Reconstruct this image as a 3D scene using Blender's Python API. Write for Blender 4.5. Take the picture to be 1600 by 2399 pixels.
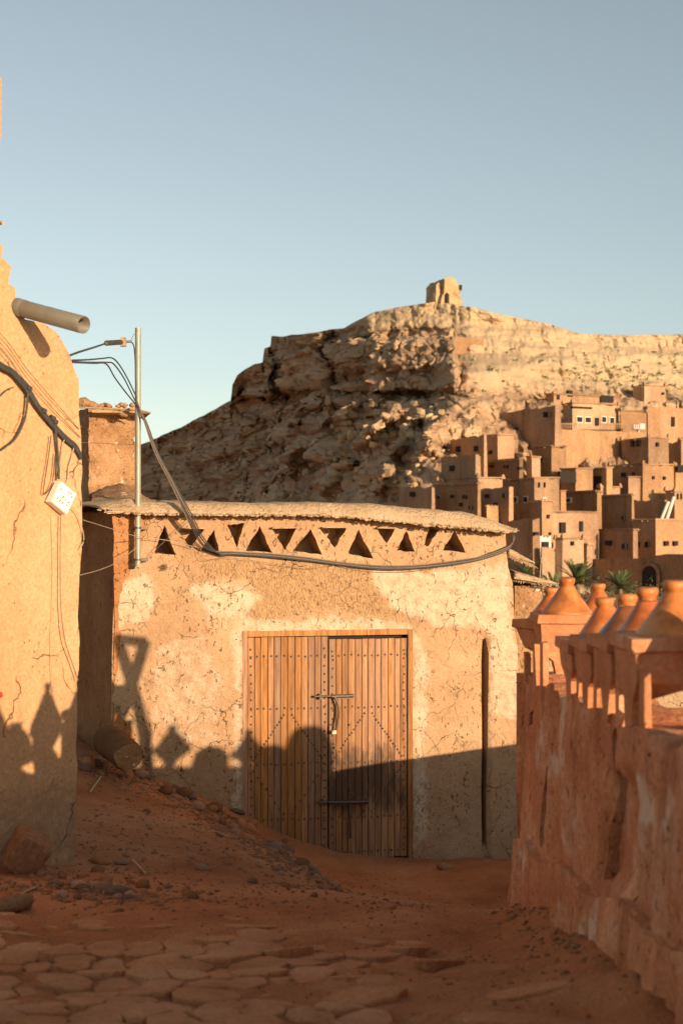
import bpy, bmesh, math, random
import numpy as np
from mathutils import Vector, Matrix
from mathutils.geometry import delaunay_2d_cdt

for o in list(bpy.data.objects): bpy.data.objects.remove(o)
scene = bpy.context.scene
C = scene.collection
rng = random.Random(7)
nrng = np.random.default_rng(7)

# ---------------------------------------------------------------- camera, sky, sun, exposure
FPX, HOR, UC = 3332.0, 1250.0, 800.0            # focal length in photo pixels, horizon row, centre column
EYE = 1.65
SUN_T, SUN_E = 0.714, 0.19                      # sideways and downward travel of sunlight per metre forward
SUN_AZ = math.atan(SUN_T)
SUN_EL = math.atan(SUN_E / math.hypot(1, SUN_T))

cam_d = bpy.data.cameras.new('camera'); cam = bpy.data.objects.new('camera', cam_d); C.objects.link(cam)
cam.location = (0, 0, EYE); cam.rotation_euler = (math.pi/2, 0, 0)
cam_d.sensor_fit = 'VERTICAL'; cam_d.sensor_height = 36; cam_d.lens = 50
cam_d.shift_y = (HOR - 1199.5) / 2399
cam_d.clip_start = 0.1; cam_d.clip_end = 4000
cam_d.dof.use_dof = True; cam_d.dof.focus_distance = 14.0; cam_d.dof.aperture_fstop = 3.2
scene.camera = cam

world = bpy.data.worlds.new('World'); scene.world = world; world.use_nodes = True
wn = world.node_tree; wn.nodes.clear()
sky = wn.nodes.new('ShaderNodeTexSky'); sky.sky_type = 'NISHITA'; sky.sun_disc = False
sky.sun_elevation = SUN_EL
sky.sun_rotation = math.pi - SUN_AZ
sky.altitude = 1200; sky.air_density = 1.0; sky.dust_density = 1.6; sky.ozone_density = 1.0
bg = wn.nodes.new('ShaderNodeBackground'); bg.inputs['Strength'].default_value = 0.12
wo = wn.nodes.new('ShaderNodeOutputWorld')
shs = wn.nodes.new('ShaderNodeHueSaturation'); shs.inputs['Saturation'].default_value = 0.55
smx = wn.nodes.new('ShaderNodeMix'); smx.data_type = 'RGBA'; smx.blend_type = 'MULTIPLY'; smx.inputs[0].default_value = 1; smx.inputs[7].default_value = (.97, 1.0, .955, 1)
wn.links.new(sky.outputs[0], shs.inputs['Color']); wn.links.new(shs.outputs[0], smx.inputs[6]); wn.links.new(smx.outputs[2], bg.inputs[0]); wn.links.new(bg.outputs[0], wo.inputs[0])

sun_d = bpy.data.lights.new('sun', 'SUN'); sun = bpy.data.objects.new('sun', sun_d); C.objects.link(sun)
sun_d.energy = 5.0; sun_d.angle = math.radians(0.36); sun_d.color = (1.0, 0.76, 0.52)
sun.rotation_euler = Vector((-SUN_T, 1, -SUN_E)).to_track_quat('-Z', 'Y').to_euler()
sun.location = (20, -25, 12)

vs = scene.view_settings
vs.view_transform = 'Standard'; vs.look = 'None'; vs.gamma = 1; vs.use_curve_mapping = False
vs.exposure = 0.45
scene.cycles.use_denoising = True
scene.cycles.diffuse_bounces = 2; scene.cycles.max_bounces = 6

# ---------------------------------------------------------------- helpers
P = 1600 / 1568.0
def ray(u, v): return ((u - UC) / FPX, 1.0, -(v - HOR) / FPX)
def at(u, v, Y):
    r = ray(u, v); return Vector((r[0]*Y, Y, EYE + r[2]*Y))
def dat(x, y, Y): return at(x*P, y*P, Y)

def hash3(ix, iy, iz, seed):
    h = (ix.astype(np.int64)*374761393 + iy.astype(np.int64)*668265263 + iz.astype(np.int64)*2147483647 + seed*1274126177) & 0xFFFFFFFF
    h = ((h ^ (h >> 13)) * 1274126177) & 0xFFFFFFFF
    h = (h ^ (h >> 16)) & 0xFFFFFFFF
    return h / 4294967295.0
def noise3(p, seed=0):
    p = np.asarray(p, float); f = np.floor(p); i = f.astype(np.int64); t = p - f; t = t*t*(3-2*t)
    r = 0
    for dx in (0, 1):
        wx = t[..., 0] if dx else 1-t[..., 0]
        for dy in (0, 1):
            wy = t[..., 1] if dy else 1-t[..., 1]
            for dz in (0, 1):
                wz = t[..., 2] if dz else 1-t[..., 2]
                r = r + wx*wy*wz*hash3(i[..., 0]+dx, i[..., 1]+dy, i[..., 2]+dz, seed)
    return r*2 - 1
def fbm(p, octv=4, seed=0, gain=.5, ridged=False):
    p = np.asarray(p, float); a, r, s = 1.0, 0, 0
    for k in range(octv):
        n = noise3(p*(2.03**k) + k*17.3, seed + k)
        if ridged: n = 1 - 2*np.abs(n)
        r = r + a*n; s += a; a *= gain
    return r/s
def sstep(a, b, x):
    t = np.clip((x-a)/(b-a), 0, 1); return t*t*(3-2*t)

def sd_poly(px, py, poly):
    """signed distance to a polygon, negative inside"""
    px = np.asarray(px, float); py = np.asarray(py, float)
    d = np.full(px.shape, 1e9); inside = np.zeros(px.shape, bool)
    n = len(poly)
    for i in range(n):
        ax, ay = poly[i]; bx, by = poly[(i+1) % n]
        ex, ey = bx-ax, by-ay; wx, wy = px-ax, py-ay
        t = np.clip((wx*ex+wy*ey)/max(ex*ex+ey*ey, 1e-12), 0, 1)
        d = np.minimum(d, np.hypot(wx-ex*t, wy-ey*t))
        c = ((ay > py) != (by > py)) & (px < (bx-ax)*(py-ay)/(by-ay if by != ay else 1e-12) + ax)
        inside ^= c
    return np.where(inside, -d, d)

WM = {}
def link(o): C.objects.link(o); return o
def tag(o, label=None, cat=None, group=None, kind=None):
    if label: o['label'] = label
    if cat: o['category'] = cat
    if group: o['group'] = group
    if kind: o['kind'] = kind
    return o
def thing(name, label, cat, loc=(0, 0, 0), rotz=0, group=None):
    o = bpy.data.objects.new(name, None); link(o); o.empty_display_size = .2
    o.location = loc; o.rotation_euler = (0, 0, rotz)
    WM[o] = Matrix.Translation(Vector(loc)) @ Matrix.Rotation(rotz, 4, 'Z')
    return tag(o, label, cat, group)

class MB:
    def __init__(s): s.v = []; s.f = []; s.sm = []
    def add(s, vs_, fs, smooth=False):
        b = len(s.v); s.v.extend([tuple(x) for x in vs_]); s.f.extend([tuple(i+b for i in f) for f in fs]); s.sm.extend([smooth]*len(fs))
    def box(s, c, size, rot=None, taper=(1, 1), jit=0):
        hx, hy, hz = size[0]/2, size[1]/2, size[2]/2
        pts = []
        for z in (-1, 1):
            tx, ty = (taper if z > 0 else (1, 1))
            for x, y in ((-1, -1), (1, -1), (1, 1), (-1, 1)):
                p = Vector((x*hx*tx, y*hy*ty, z*hz))
                if jit: p += Vector((rng.uniform(-jit, jit), rng.uniform(-jit, jit), rng.uniform(-jit, jit)))
                if rot is not None: p = rot @ p
                pts.append(p + Vector(c))
        s.add(pts, [(3, 2, 1, 0), (4, 5, 6, 7), (0, 1, 5, 4), (1, 2, 6, 5), (2, 3, 7, 6), (3, 0, 4, 7)])
    def tube(s, pts, r, seg=8, r2=None, caps=True):
        pts = [Vector(p) for p in pts]; n = len(pts); rings = []
        up = Vector((0.13, 0.21, 1)).normalized()
        for i, p in enumerate(pts):
            d = (pts[min(i+1, n-1)] - pts[max(i-1, 0)]).normalized()
            a = d.cross(up)
            if a.length < 1e-3: a = d.cross(Vector((1, 0, 0)))
            a.normalize(); b = d.cross(a)
            rr = r if r2 is None else r + (r2-r)*i/max(n-1, 1)
            rings.append([p + a*math.cos(2*math.pi*k/seg)*rr + b*math.sin(2*math.pi*k/seg)*rr for k in range(seg)])
        vs_ = [q for ring in rings for q in ring]; fs = []
        for i in range(n-1):
            for k in range(seg):
                k2 = (k+1) % seg
                fs.append((i*seg+k, i*seg+k2, (i+1)*seg+k2, (i+1)*seg+k))
        s.add(vs_, fs, True)
        if caps:
            s.add(rings[0], [tuple(range(seg))]); s.add(rings[-1], [tuple(reversed(range(seg)))])
    def lathe(s, prof, c=(0, 0, 0), seg=28, wob=0, smooth=True):
        c = Vector(c); vs_ = []; fs = []; n = len(prof)
        for i, (r, z) in enumerate(prof):
            for k in range(seg):
                a = 2*math.pi*k/seg
                w = 1 + wob*math.sin(2*a+i*.3)
                vs_.append(c + Vector((r*w*math.cos(a), r*w*math.sin(a), z)))
        for i in range(n-1):
            for k in range(seg):
                k2 = (k+1) % seg
                fs.append((i*seg+k, i*seg+k2, (i+1)*seg+k2, (i+1)*seg+k))
        s.add(vs_, fs, smooth)
        s.add(vs_[-seg:], [tuple(range(seg))]); s.add(vs_[:seg], [tuple(reversed(range(seg)))])
    def prism(s, poly, frame, y0, y1):
        """poly of (s,z) in a Plane frame, extruded from y0 to y1 (y into the wall)"""
        a = [frame.w(x, y0, z) for x, z in poly]; b = [frame.w(x, y1, z) for x, z in poly]; n = len(poly)
        fs = [tuple(range(n)), tuple(reversed(range(n, 2*n)))] + [(i, n+i, n+(i+1) % n, (i+1) % n) for i in range(n)]
        s.add(a+b, fs)
    def build(s, name, mat, parent=None, base=None, smooth=None):
        me = bpy.data.meshes.new(name)
        V = np.array(s.v, float)
        if parent is not None:
            m = WM[parent].inverted(); R = np.array(m.to_3x3()); V = V @ R.T + np.array(m.translation)
        loc = None
        if base is not None: V = V - np.array(base); loc = base
        me.from_pydata(V.tolist(), [], s.f)
        me.polygons.foreach_set('use_smooth', s.sm if smooth is None else [smooth]*len(s.f))
        me.materials.append(mat)
        bm = bmesh.new(); bm.from_mesh(me); bmesh.ops.recalc_face_normals(bm, faces=bm.faces); bm.to_mesh(me); bm.free()
        o = bpy.data.objects.new(name, me); link(o)
        if loc is not None: o.location = loc
        if parent is not None: o.parent = parent; WM[o] = WM[parent]
        else: WM[o] = Matrix.Translation(Vector(loc)) if loc is not None else Matrix.Identity(4)
        return o

def spline(pts, n=8):
    pts = [Vector(p) for p in pts]; out = []
    for i in range(len(pts)-1):
        p0 = pts[max(i-1, 0)]; p1 = pts[i]; p2 = pts[i+1]; p3 = pts[min(i+2, len(pts)-1)]
        for k in range(n):
            t = k/n
            out.append(.5*((2*p1) + (p2-p0)*t + (2*p0-5*p1+4*p2-p3)*t*t + (-p0+3*p1-3*p2+p3)*t**3))
    out.append(pts[-1]); return out

class Plane:
    """vertical wall plane: s along, y into the wall, z up"""
    def __init__(s, p0, ang):
        s.p0 = Vector((p0[0], p0[1], 0)); s.x = Vector((math.cos(ang), math.sin(ang), 0)); s.y = Vector((-math.sin(ang), math.cos(ang), 0)); s.ang = ang
    def w(s, a, y, z): return s.p0 + s.x*a + s.y*y + Vector((0, 0, z))
    def px(s, u, v, off=0):
        r = Vector(ray(u, v)); o = Vector((0, 0, EYE))
        t = ((s.p0 + s.y*off) - o).dot(s.y)/r.dot(s.y)
        q = o + r*t
        return ((q - s.p0).dot(s.x), q.z)
    def dpx(s, x, y, off=0): return s.px(x*P, y*P, off)
    def wpx(s, x, y, off=0): a, z = s.dpx(x, y, off); return s.w(a, off, z)

# ---------------------------------------------------------------- materials
def new_mat(name):
    m = bpy.data.materials.new(name); m.use_nodes = True; nt = m.node_tree
    b = nt.nodes['Principled BSDF']; return m, nt, b
class G:
    def __init__(s, nt): s.nt = nt
    def n(s, t, **k):
        x = s.nt.nodes.new(t)
        for a, v in k.items():
            if a.startswith('i_'): s.put(x.inputs[a[2:].replace('_', ' ')], v)
            else: setattr(x, a, v)
        return x
    def put(s, sock, v):
        if hasattr(v, 'is_output'): s.nt.links.new(v, sock)
        elif isinstance(v, (tuple, list)) and len(v) == 3 and sock.type == 'RGBA': sock.default_value = (*v, 1)
        else: sock.default_value = v
    def noise(s, vec, scale, detail=5, rough=.55):
        x = s.n('ShaderNodeTexNoise'); s.put(x.inputs['Vector'], vec); x.inputs['Scale'].default_value = scale
        x.inputs['Detail'].default_value = detail; x.inputs['Roughness'].default_value = rough; return x.outputs['Fac']
    def vor(s, vec, scale, feature='F1'):
        x = s.n('ShaderNodeTexVoronoi', feature=feature); s.put(x.inputs['Vector'], vec); x.inputs['Scale'].default_value = scale
        return x.outputs['Distance']
    def math(s, op, a, b=0., clamp=False):
        x = s.n('ShaderNodeMath', operation=op, use_clamp=clamp); s.put(x.inputs[0], a); s.put(x.inputs[1], b); return x.outputs[0]
    def rng(s, v, a, b, c=0., d=1.):
        x = s.n('ShaderNodeMapRange', interpolation_type='SMOOTHSTEP'); s.put(x.inputs[0], v)
        for i, q in enumerate((a, b, c, d)): s.put(x.inputs[i+1], q)
        return x.outputs[0]
    def mix(s, f, a, b, mode='MIX'):
        x = s.n('ShaderNodeMix', data_type='RGBA', blend_type=mode); s.put(x.inputs[0], f); s.put(x.inputs[6], a); s.put(x.inputs[7], b); return x.outputs[2]
    def ramp(s, f, cols):
        x = s.n('ShaderNodeValToRGB'); s.put(x.inputs[0], f); e = x.color_ramp.elements
        while len(e) < len(cols): e.new(.5)
        for i, (p, c) in enumerate(cols): e[i].position = p; e[i].color = (*c, 1)
        return x.outputs[0]
    def map(s, vec, scale=(1, 1, 1), loc=(0, 0, 0)):
        x = s.n('ShaderNodeMapping'); s.put(x.inputs['Vector'], vec); x.inputs['Scale'].default_value = scale; x.inputs['Location'].default_value = loc; return x.outputs[0]
    def warp(s, vec, scale, amt):
        x = s.n('ShaderNodeTexNoise'); s.put(x.inputs['Vector'], vec); x.inputs['Scale'].default_value = scale; x.inputs['Detail'].default_value = 4
        a = s.n('ShaderNodeVectorMath', operation='MULTIPLY_ADD'); s.put(a.inputs[0], x.outputs['Color']); a.inputs[1].default_value = (amt,)*3; s.put(a.inputs[2], vec); return a.outputs[0]
    def attr(s, name): return s.n('ShaderNodeAttribute', attribute_name=name).outputs['Fac']
    def bump(s, h, strength, dist, normal=None):
        x = s.n('ShaderNodeBump'); s.put(x.inputs['Height'], h); x.inputs['Strength'].default_value = strength; x.inputs['Distance'].default_value = dist
        if normal is not None: s.put(x.inputs['Normal'], normal)
        return x.outputs[0]

def earth(name, cols, sc=1.2, fine=55., bump=.5, bdist=.012, coarse=9., streak=0., sscale=7., crack=0., cscale=3.4, pits=0., pale=None, pale_max=.9, patch2=None, coord='pos', rand=0., rough=.95, bands=0., flecks=None):
    m, nt, b = new_mat(name); g = G(nt)
    if coord == 'pos': vec = g.n('ShaderNodeNewGeometry').outputs['Position']
    else: vec = g.n('ShaderNodeTexCoord').outputs['Object']
    wv = g.warp(vec, sc*1.5, .25/sc)
    col = g.ramp(g.noise(wv, sc, 7, .62), cols)
    if rand:
        oi = g.n('ShaderNodeObjectInfo').outputs['Random']
        hs = g.n('ShaderNodeHueSaturation'); g.put(hs.inputs['Color'], col); g.put(hs.inputs['Value'], g.rng(oi, 0, 1, 1-rand, 1+rand))
        g.put(hs.inputs['Saturation'], g.rng(g.math('FRACT', g.math('MULTIPLY', oi, 7.3)), 0, 1, 1-rand*.35, 1+rand*.3)); col = hs.outputs[0]
    f1 = g.noise(vec, fine, 4, .6); c1 = g.noise(vec, coarse, 5, .6)
    h = g.math('ADD', g.math('MULTIPLY', f1, .35), g.math('MULTIPLY', c1, 1.0))
    col = g.mix(1.0, col, g.ramp(f1, [(.3, (.8, .78, .75)), (.7, (1.12, 1.12, 1.12))]), 'MULTIPLY')
    if bands:
        bn = g.noise(g.map(vec, (.04, .04, 1.0)), bands, 4, .6)
        col = g.mix(.7, col, g.ramp(bn, [(.35, (.7, .66, .62)), (.6, (1.15, 1.12, 1.08))]), 'MULTIPLY'); h = g.math('ADD', h, g.math('MULTIPLY', bn, .8))
    if streak:
        st = g.noise(g.map(g.warp(vec, 2.5, .12), (1, 1, .10)), sscale, 6, .6)
        col = g.mix(streak, col, g.ramp(st, [(.32, (.42, .34, .30)), (.46, (.95, .95, .95)), (.56, (1.02, 1.02, 1.02)), (.72, (1.4, 1.36, 1.28))]), 'MULTIPLY')
        h = g.math('ADD', h, g.math('MULTIPLY', st, .7*streak))
    if patch2 is not None:
        a2 = g.attr('rough_patch')
        strw = g.noise(g.map(g.warp(vec, 14, .05), (1, 1, .45)), 60, 3, .7)
        col = g.mix(g.math('MULTIPLY', a2, .85), col, g.mix(1.0, patch2, g.ramp(strw, [(.36, (.68, .62, .56)), (.55, (1.05, 1.05, 1.05))]), 'MULTIPLY'))
        h = g.math('ADD', h, g.math('MULTIPLY', g.math('MULTIPLY', strw, a2), 1.3))
    if pale is not None:
        pa = g.attr('pale'); pn = g.noise(g.warp(vec, 6, .12), 11, 6, .7)
        pm = g.math('MULTIPLY', g.rng(g.math('ADD', g.math('MULTIPLY', pa, .5), pn), .66, 1.12), pale_max)
        col = g.mix(pm, col, pale); h = g.math('ADD', h, g.math('MULTIPLY', pm, .5))
    if flecks is not None:
        fl = g.rng(g.noise(vec, flecks[1], 3, .6), flecks[2], flecks[2]+.08); col = g.mix(fl, col, flecks[0])
    if crack:
        cv = g.warp(vec, 5, .22)
        d = g.vor(g.map(cv, (1, 1, .75)), cscale, 'DISTANCE_TO_EDGE')
        cm = g.math('MULTIPLY', g.rng(d, 0, .0075, 1, 0), g.rng(g.noise(vec, 2.1, 4), .48, .62))
        col = g.mix(g.math('MULTIPLY', cm, crack), col, (.10, .05, .022)); h = g.math('SUBTRACT', h, g.math('MULTIPLY', cm, 1.6))
    if pits:
        pv = g.rng(g.vor(g.map(g.warp(vec, 20, .05), (1, 1, .6)), 26), .05, .16, 1, 0)
        pm2 = g.math('MULTIPLY', pv, g.rng(g.noise(vec, 4.5, 3), .48, .62))
        col = g.mix(g.math('MULTIPLY', pm2, pits), col, (.12, .06, .03)); h = g.math('SUBTRACT', h, g.math('MULTIPLY', pm2, 1.2*pits))
    if pits >= .7 and coord == 'pos' and sc > .5:
        sv = g.map(g.warp(vec, 9, .08), (1, 1, .55)); sp_n = g.noise(sv, 30, 4, .7)
        sm_ = g.math('MULTIPLY', g.rng(sp_n, .60, .68), g.rng(g.noise(vec, 2.7, 4), .38, .58))
        col = g.mix(g.math('MULTIPLY', sm_, .62*pits), col, (.15, .075, .035)); h = g.math('SUBTRACT', h, g.math('MULTIPLY', sm_, 1.1))
        ln = g.rng(g.noise(g.map(g.warp(vec, 4, .2), (1, 1, 1)), 7, 6, .72), .30, .44, .74, 1.0)
        col = g.mix(1.0, col, ln, 'MULTIPLY')
    g.put(b.inputs['Base Color'], col); b.inputs['Roughness'].default_value = rough; b.inputs['Specular IOR Level'].default_value = .15
    g.put(b.inputs['Normal'], g.bump(h, bump, bdist))
    return m

def plain(name, col, rough=.6, metal=0., var=.15, scale=30., bump=.15, coord='obj', spec=.4, tint=None):
    m, nt, b = new_mat(name); g = G(nt)
    vec = g.n('ShaderNodeTexCoord').outputs['Object'] if coord == 'obj' else g.n('ShaderNodeNewGeometry').outputs['Position']
    f = g.noise(vec, scale, 5, .6)
    lo = tuple(c*(1-var) for c in col); hi = tuple(min(1, c*(1+var)) for c in col)
    c_ = g.ramp(f, [(.3, lo), (.7, hi)])
    if tint is not None: c_ = g.mix(g.rng(g.noise(vec, scale*.25, 5, .65), .5, .66), c_, tint)
    g.put(b.inputs['Base Color'], c_); g.put(b.inputs['Roughness'], g.rng(f, .2, .8, max(rough-.12, .02), min(rough+.12, 1)))
    b.inputs['Metallic'].default_value = metal; b.inputs['Specular IOR Level'].default_value = spec
    if bump: g.put(b.inputs['Normal'], g.bump(f, bump, .01))
    return m

MUD = [(.25, (.38, .215, .11)), (.5, (.49, .30, .165)), (.75, (.57, .385, .225))]
M = {}
M['front'] = earth('front_plaster', MUD, sc=1.5, fine=75, bump=.9, bdist=.022, coarse=14, crack=.7, pits=1., pale=(.62, .475, .32), patch2=(.49, .295, .145))
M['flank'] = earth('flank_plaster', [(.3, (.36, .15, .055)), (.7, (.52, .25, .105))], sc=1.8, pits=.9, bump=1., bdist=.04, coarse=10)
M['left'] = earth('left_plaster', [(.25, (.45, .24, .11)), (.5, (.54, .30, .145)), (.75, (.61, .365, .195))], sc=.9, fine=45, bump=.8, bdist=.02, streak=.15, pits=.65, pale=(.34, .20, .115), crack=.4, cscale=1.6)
M['rough'] = earth('rough_mud', [(.25, (.29, .145, .065)), (.5, (.42, .235, .115)), (.8, (.54, .36, .21))], sc=3, fine=60, coarse=22, bump=1.0, bdist=.03, pits=.8, flecks=((.62, .5, .36), 9., .62))
M['roof'] = earth('roof_mud', [(.25, (.42, .27, .15)), (.5, (.54, .37, .22)), (.8, (.62, .47, .31))], sc=2.5, fine=80, coarse=26, bump=1., bdist=.03, crack=.8, cscale=4.5, pits=.6)
M['reed'] = plain('reed', (.50, .36, .20), .85, var=.4, scale=40)
M['parapet'] = earth('parapet_mud', [(.25, (.45, .155, .066)), (.5, (.62, .255, .118)), (.78, (.73, .43, .27))], sc=2.6, fine=45, bump=.8, bdist=.025, streak=.6, sscale=6., pits=.8, coarse=12, flecks=((.70, .48, .33), 2.6, .60))
M['bracket'] = earth('bracket_mud', [(.25, (.46, .165, .07)), (.55, (.61, .265, .125)), (.8, (.72, .45, .29))], sc=4, fine=45, bump=.6, bdist=.012, coarse=14, pits=.3)
M['slabtop'] = M['bracket']
M['dirt'] = earth('red_dirt', [(.25, (.33, .108, .039)), (.5, (.50, .188, .074)), (.78, (.62, .29, .135))], sc=1.1, fine=70, coarse=14, bump=1., bdist=.035, flecks=((.42, .27, .17), 48., .70))
M['flag'] = earth('flagstone', [(.25, (.38, .145, .058)), (.5, (.54, .235, .105)), (.8, (.64, .335, .175))], sc=2.2, fine=60, bump=1., bdist=.02, coarse=12, coord='pos', rand=.05)
M['stone'] = earth('river_stone', [(.25, (.22, .095, .048)), (.55, (.34, .165, .085)), (.8, (.46, .26, .145))], sc=5, fine=60, bump=.4, bdist=.006, coord='obj', rand=.4)
M['gravel'] = earth('gravel', [(.25, (.24, .095, .045)), (.55, (.36, .165, .08)), (.8, (.48, .28, .16))], sc=16, fine=80, bump=.4, bdist=.006)
M['hill'] = earth('hill_rock', [(.28, (.29, .18, .105)), (.5, (.44, .295, .18)), (.75, (.58, .42, .27))], sc=.10, fine=2.2, coarse=.5, bump=.8, bdist=.22, bands=.55, pale=(.56, .415, .25), pale_max=.8, flecks=((.12, .11, .05), .9, .74))
M['boulder'] = earth('boulder_rock', [(.28, (.34, .22, .12)), (.6, (.50, .36, .20))], sc=.4, fine=3, coarse=1., bump=.6, bdist=.1, rand=.25)
M['house'] = earth('village_mud', [(.25, (.28, .155, .085)), (.5, (.36, .215, .12)), (.8, (.46, .295, .17))], sc=.16, fine=3, coarse=.9, bump=.4, bdist=.015, rand=.2, streak=.45, sscale=.6)
M['dark'] = plain('dark_opening', (.022, .014, .009), .9, bump=0)
M['whitewash'] = plain('whitewash', (.62, .57, .48), .8)
M['clay'] = plain('terracotta', (.50, .135, .03), .38, var=.4, scale=14, bump=.35, spec=.5, tint=(.54, .22, .07))
M['clay2'] = plain('terracotta_pale', (.52, .175, .045), .45, var=.4, scale=12, bump=.35, spec=.4, tint=(.58, .28, .11))
M['clay3'] = plain('terracotta_glaze', (.30, .10, .03), .32, var=.4, scale=9, bump=.1, spec=.5, tint=(.16, .11, .06))
M['cable'] = plain('cable', (.045, .042, .038), .6, var=.3)
M['cable2'] = plain('pale_cable', (.42, .32, .20), .6, var=.2)
M['wire'] = plain('wire', (.20, .13, .08), .6, var=.3)
M['pole'] = plain('galvanised_pole', (.32, .29, .23), .5, metal=.25, var=.18, scale=12, tint=(.30, .22, .13))
M['pvc'] = plain('pvc', (.145, .128, .095), .45, var=.1, scale=8, bump=.03)
M['iron'] = plain('iron', (.13, .10, .075), .5, metal=.6, var=.4, tint=(.20, .09, .04))
M['lockm'] = plain('brass', (.55, .45, .28), .35, metal=.8, var=.2)
M['box'] = plain('white_plastic', (.80, .76, .68), .4, var=.05, bump=.02, tint=(.72, .60, .45))
M['leaf'] = plain('leaf', (.11, .135, .05), .55, var=.45, scale=1.5, bump=0, coord='pos', tint=(.17, .18, .08))
M['trunk'] = plain('palm_trunk', (.18, .12, .07), .9, var=.4)
M['timber'] = plain('old_timber', (.40, .26, .14), .8, var=.35, scale=25)
M['red'] = plain('red_cloth', (.55, .05, .03), .8); M['green'] = plain('green_cloth', (.05, .22, .12), .8)

def wood():
    m, nt, b = new_mat('door_wood'); g = G(nt)
    vec = g.n('ShaderNodeNewGeometry').outputs['Position']
    oi = g.n('ShaderNodeObjectInfo').outputs['Random']
    off = g.n('ShaderNodeCombineXYZ'); g.put(off.inputs[2], g.math('MULTIPLY', oi, 37.))
    ad = g.n('ShaderNodeVectorMath', operation='ADD'); g.put(ad.inputs[0], vec); g.put(ad.inputs[1], off.outputs[0])
    gv = g.map(g.warp(ad.outputs[0], 3, .03), (1, 1, .045))
    gr = g.noise(gv, 42, 6, .62); gr2 = g.noise(gv, 150, 3, .6)
    col = g.ramp(gr, [(.28, (.18, .07, .021)), (.48, (.33, .142, .045)), (.7, (.46, .23, .085))])
    col = g.mix(.55, col, g.ramp(gr2, [(.3, (.7, .66, .6)), (.65, (1.12, 1.12, 1.1))]), 'MULTIPLY')
    hs = g.n('ShaderNodeHueSaturation'); g.put(hs.inputs['Color'], col); g.put(hs.inputs['Value'], g.rng(oi, 0, 1, .82, 1.18)); g.put(hs.inputs['Saturation'], g.rng(g.math('FRACT', g.math('MULTIPLY', oi, 5.7)), 0, 1, .85, 1.05))
    col = hs.outputs[0]
    kn = g.rng(g.vor(g.map(ad.outputs[0], (1, 1, .5)), 5.5), .03, .10, 1, 0)
    col = g.mix(g.math('MULTIPLY', kn, .55), col, (.20, .08, .025))
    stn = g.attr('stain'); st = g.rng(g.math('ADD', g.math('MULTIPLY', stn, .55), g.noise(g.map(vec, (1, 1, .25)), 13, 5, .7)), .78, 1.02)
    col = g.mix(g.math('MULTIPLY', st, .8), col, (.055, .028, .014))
    g.put(b.inputs['Base Color'], col); b.inputs['Roughness'].default_value = .62; b.inputs['Specular IOR Level'].default_value = .3
    g.put(b.inputs['Normal'], g.bump(g.math('ADD', gr, g.math('MULTIPLY', gr2, .5)), .5, .004))
    return m
M['wood'] = wood()

def set_attr(o, name, vals):
    a = o.data.attributes.new(name, 'FLOAT', 'POINT'); a.data.foreach_set('value', np.asarray(vals, np.float32))

# ---------------------------------------------------------------- ground
GP = [(-2.5, 2.5, .1), (0, 2.5, .12), (1, 2.5, .15), (0, 4.8, 0), (-1, 4.8, 0), (.95, 4.9, .05), (1.0, 6.4, -.2), (1.0, 7.8, -.45), (0, 6.4, -.2),
      (-.93, 13.6, -1.08), (-.36, 11.6, -.93), (-.14, 10, -.69), (.1, 8.6, -.51), (.54, 8.2, -.48), (.95, 8.0, -.46),
      (-1.65, 9, -.46), (-2.4, 13.3, -.47), (-1.86, 13.6, -.62), (-1.87, 11.3, -.49), (-1.27, 10.6, -.58), (-.88, 9.8, -.56), (-.96, 8, -.39), (-1.4, 7.8, -.33), (-1.87, 7.8, -.29),
      (-.216, 7.2, -.29), (-.54, 6, -.15), (-1.3, 6, -.15), (-1.45, 6.9, -.21),
      (-.35, 13.3, -1.52), (.0, 11.9, -1.45), (.3, 10.0, -1.25), (.55, 9.4, -1.12), (1.0, 9.2, -1.12), (1.2, 10, -1.35), (.6, 11, -1.45), (1.5, 11.5, -1.5), (.5, 12.5, -1.53), (1, 13.6, -1.56), (2, 13.6, -1.56), (0.1, 13.6, -1.56),
      (-3.2, 15, -.3), (-3, 12, -.4), (-4, 9, -.2), (-4, 5, 0), (-2.5, 5, .0), (2.6, 6, -.3), (2.6, 9, -1.1), (2.6, 3, .1), (2.6, 15, -1.7), (0, 16, -1.7), (-5, 16, -.3), (-5, 2, .1), (4, 16, -1.8), (4, 10, -1.4)]
_g = np.array(GP)
def _phi(r): return r
_A = np.zeros((len(GP)+3,)*2); _d = np.hypot(_g[:, None, 0]-_g[None, :, 0], _g[:, None, 1]-_g[None, :, 1])
_A[:len(GP), :len(GP)] = _phi(_d) - .02*np.eye(len(GP)); _A[:len(GP), -3] = 1; _A[:len(GP), -2] = _g[:, 0]; _A[:len(GP), -1] = _g[:, 1]; _A[-3:, :len(GP)] = _A[:len(GP), -3:].T
_W = np.linalg.solve(_A, np.concatenate([_g[:, 2], [0, 0, 0]]))
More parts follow.
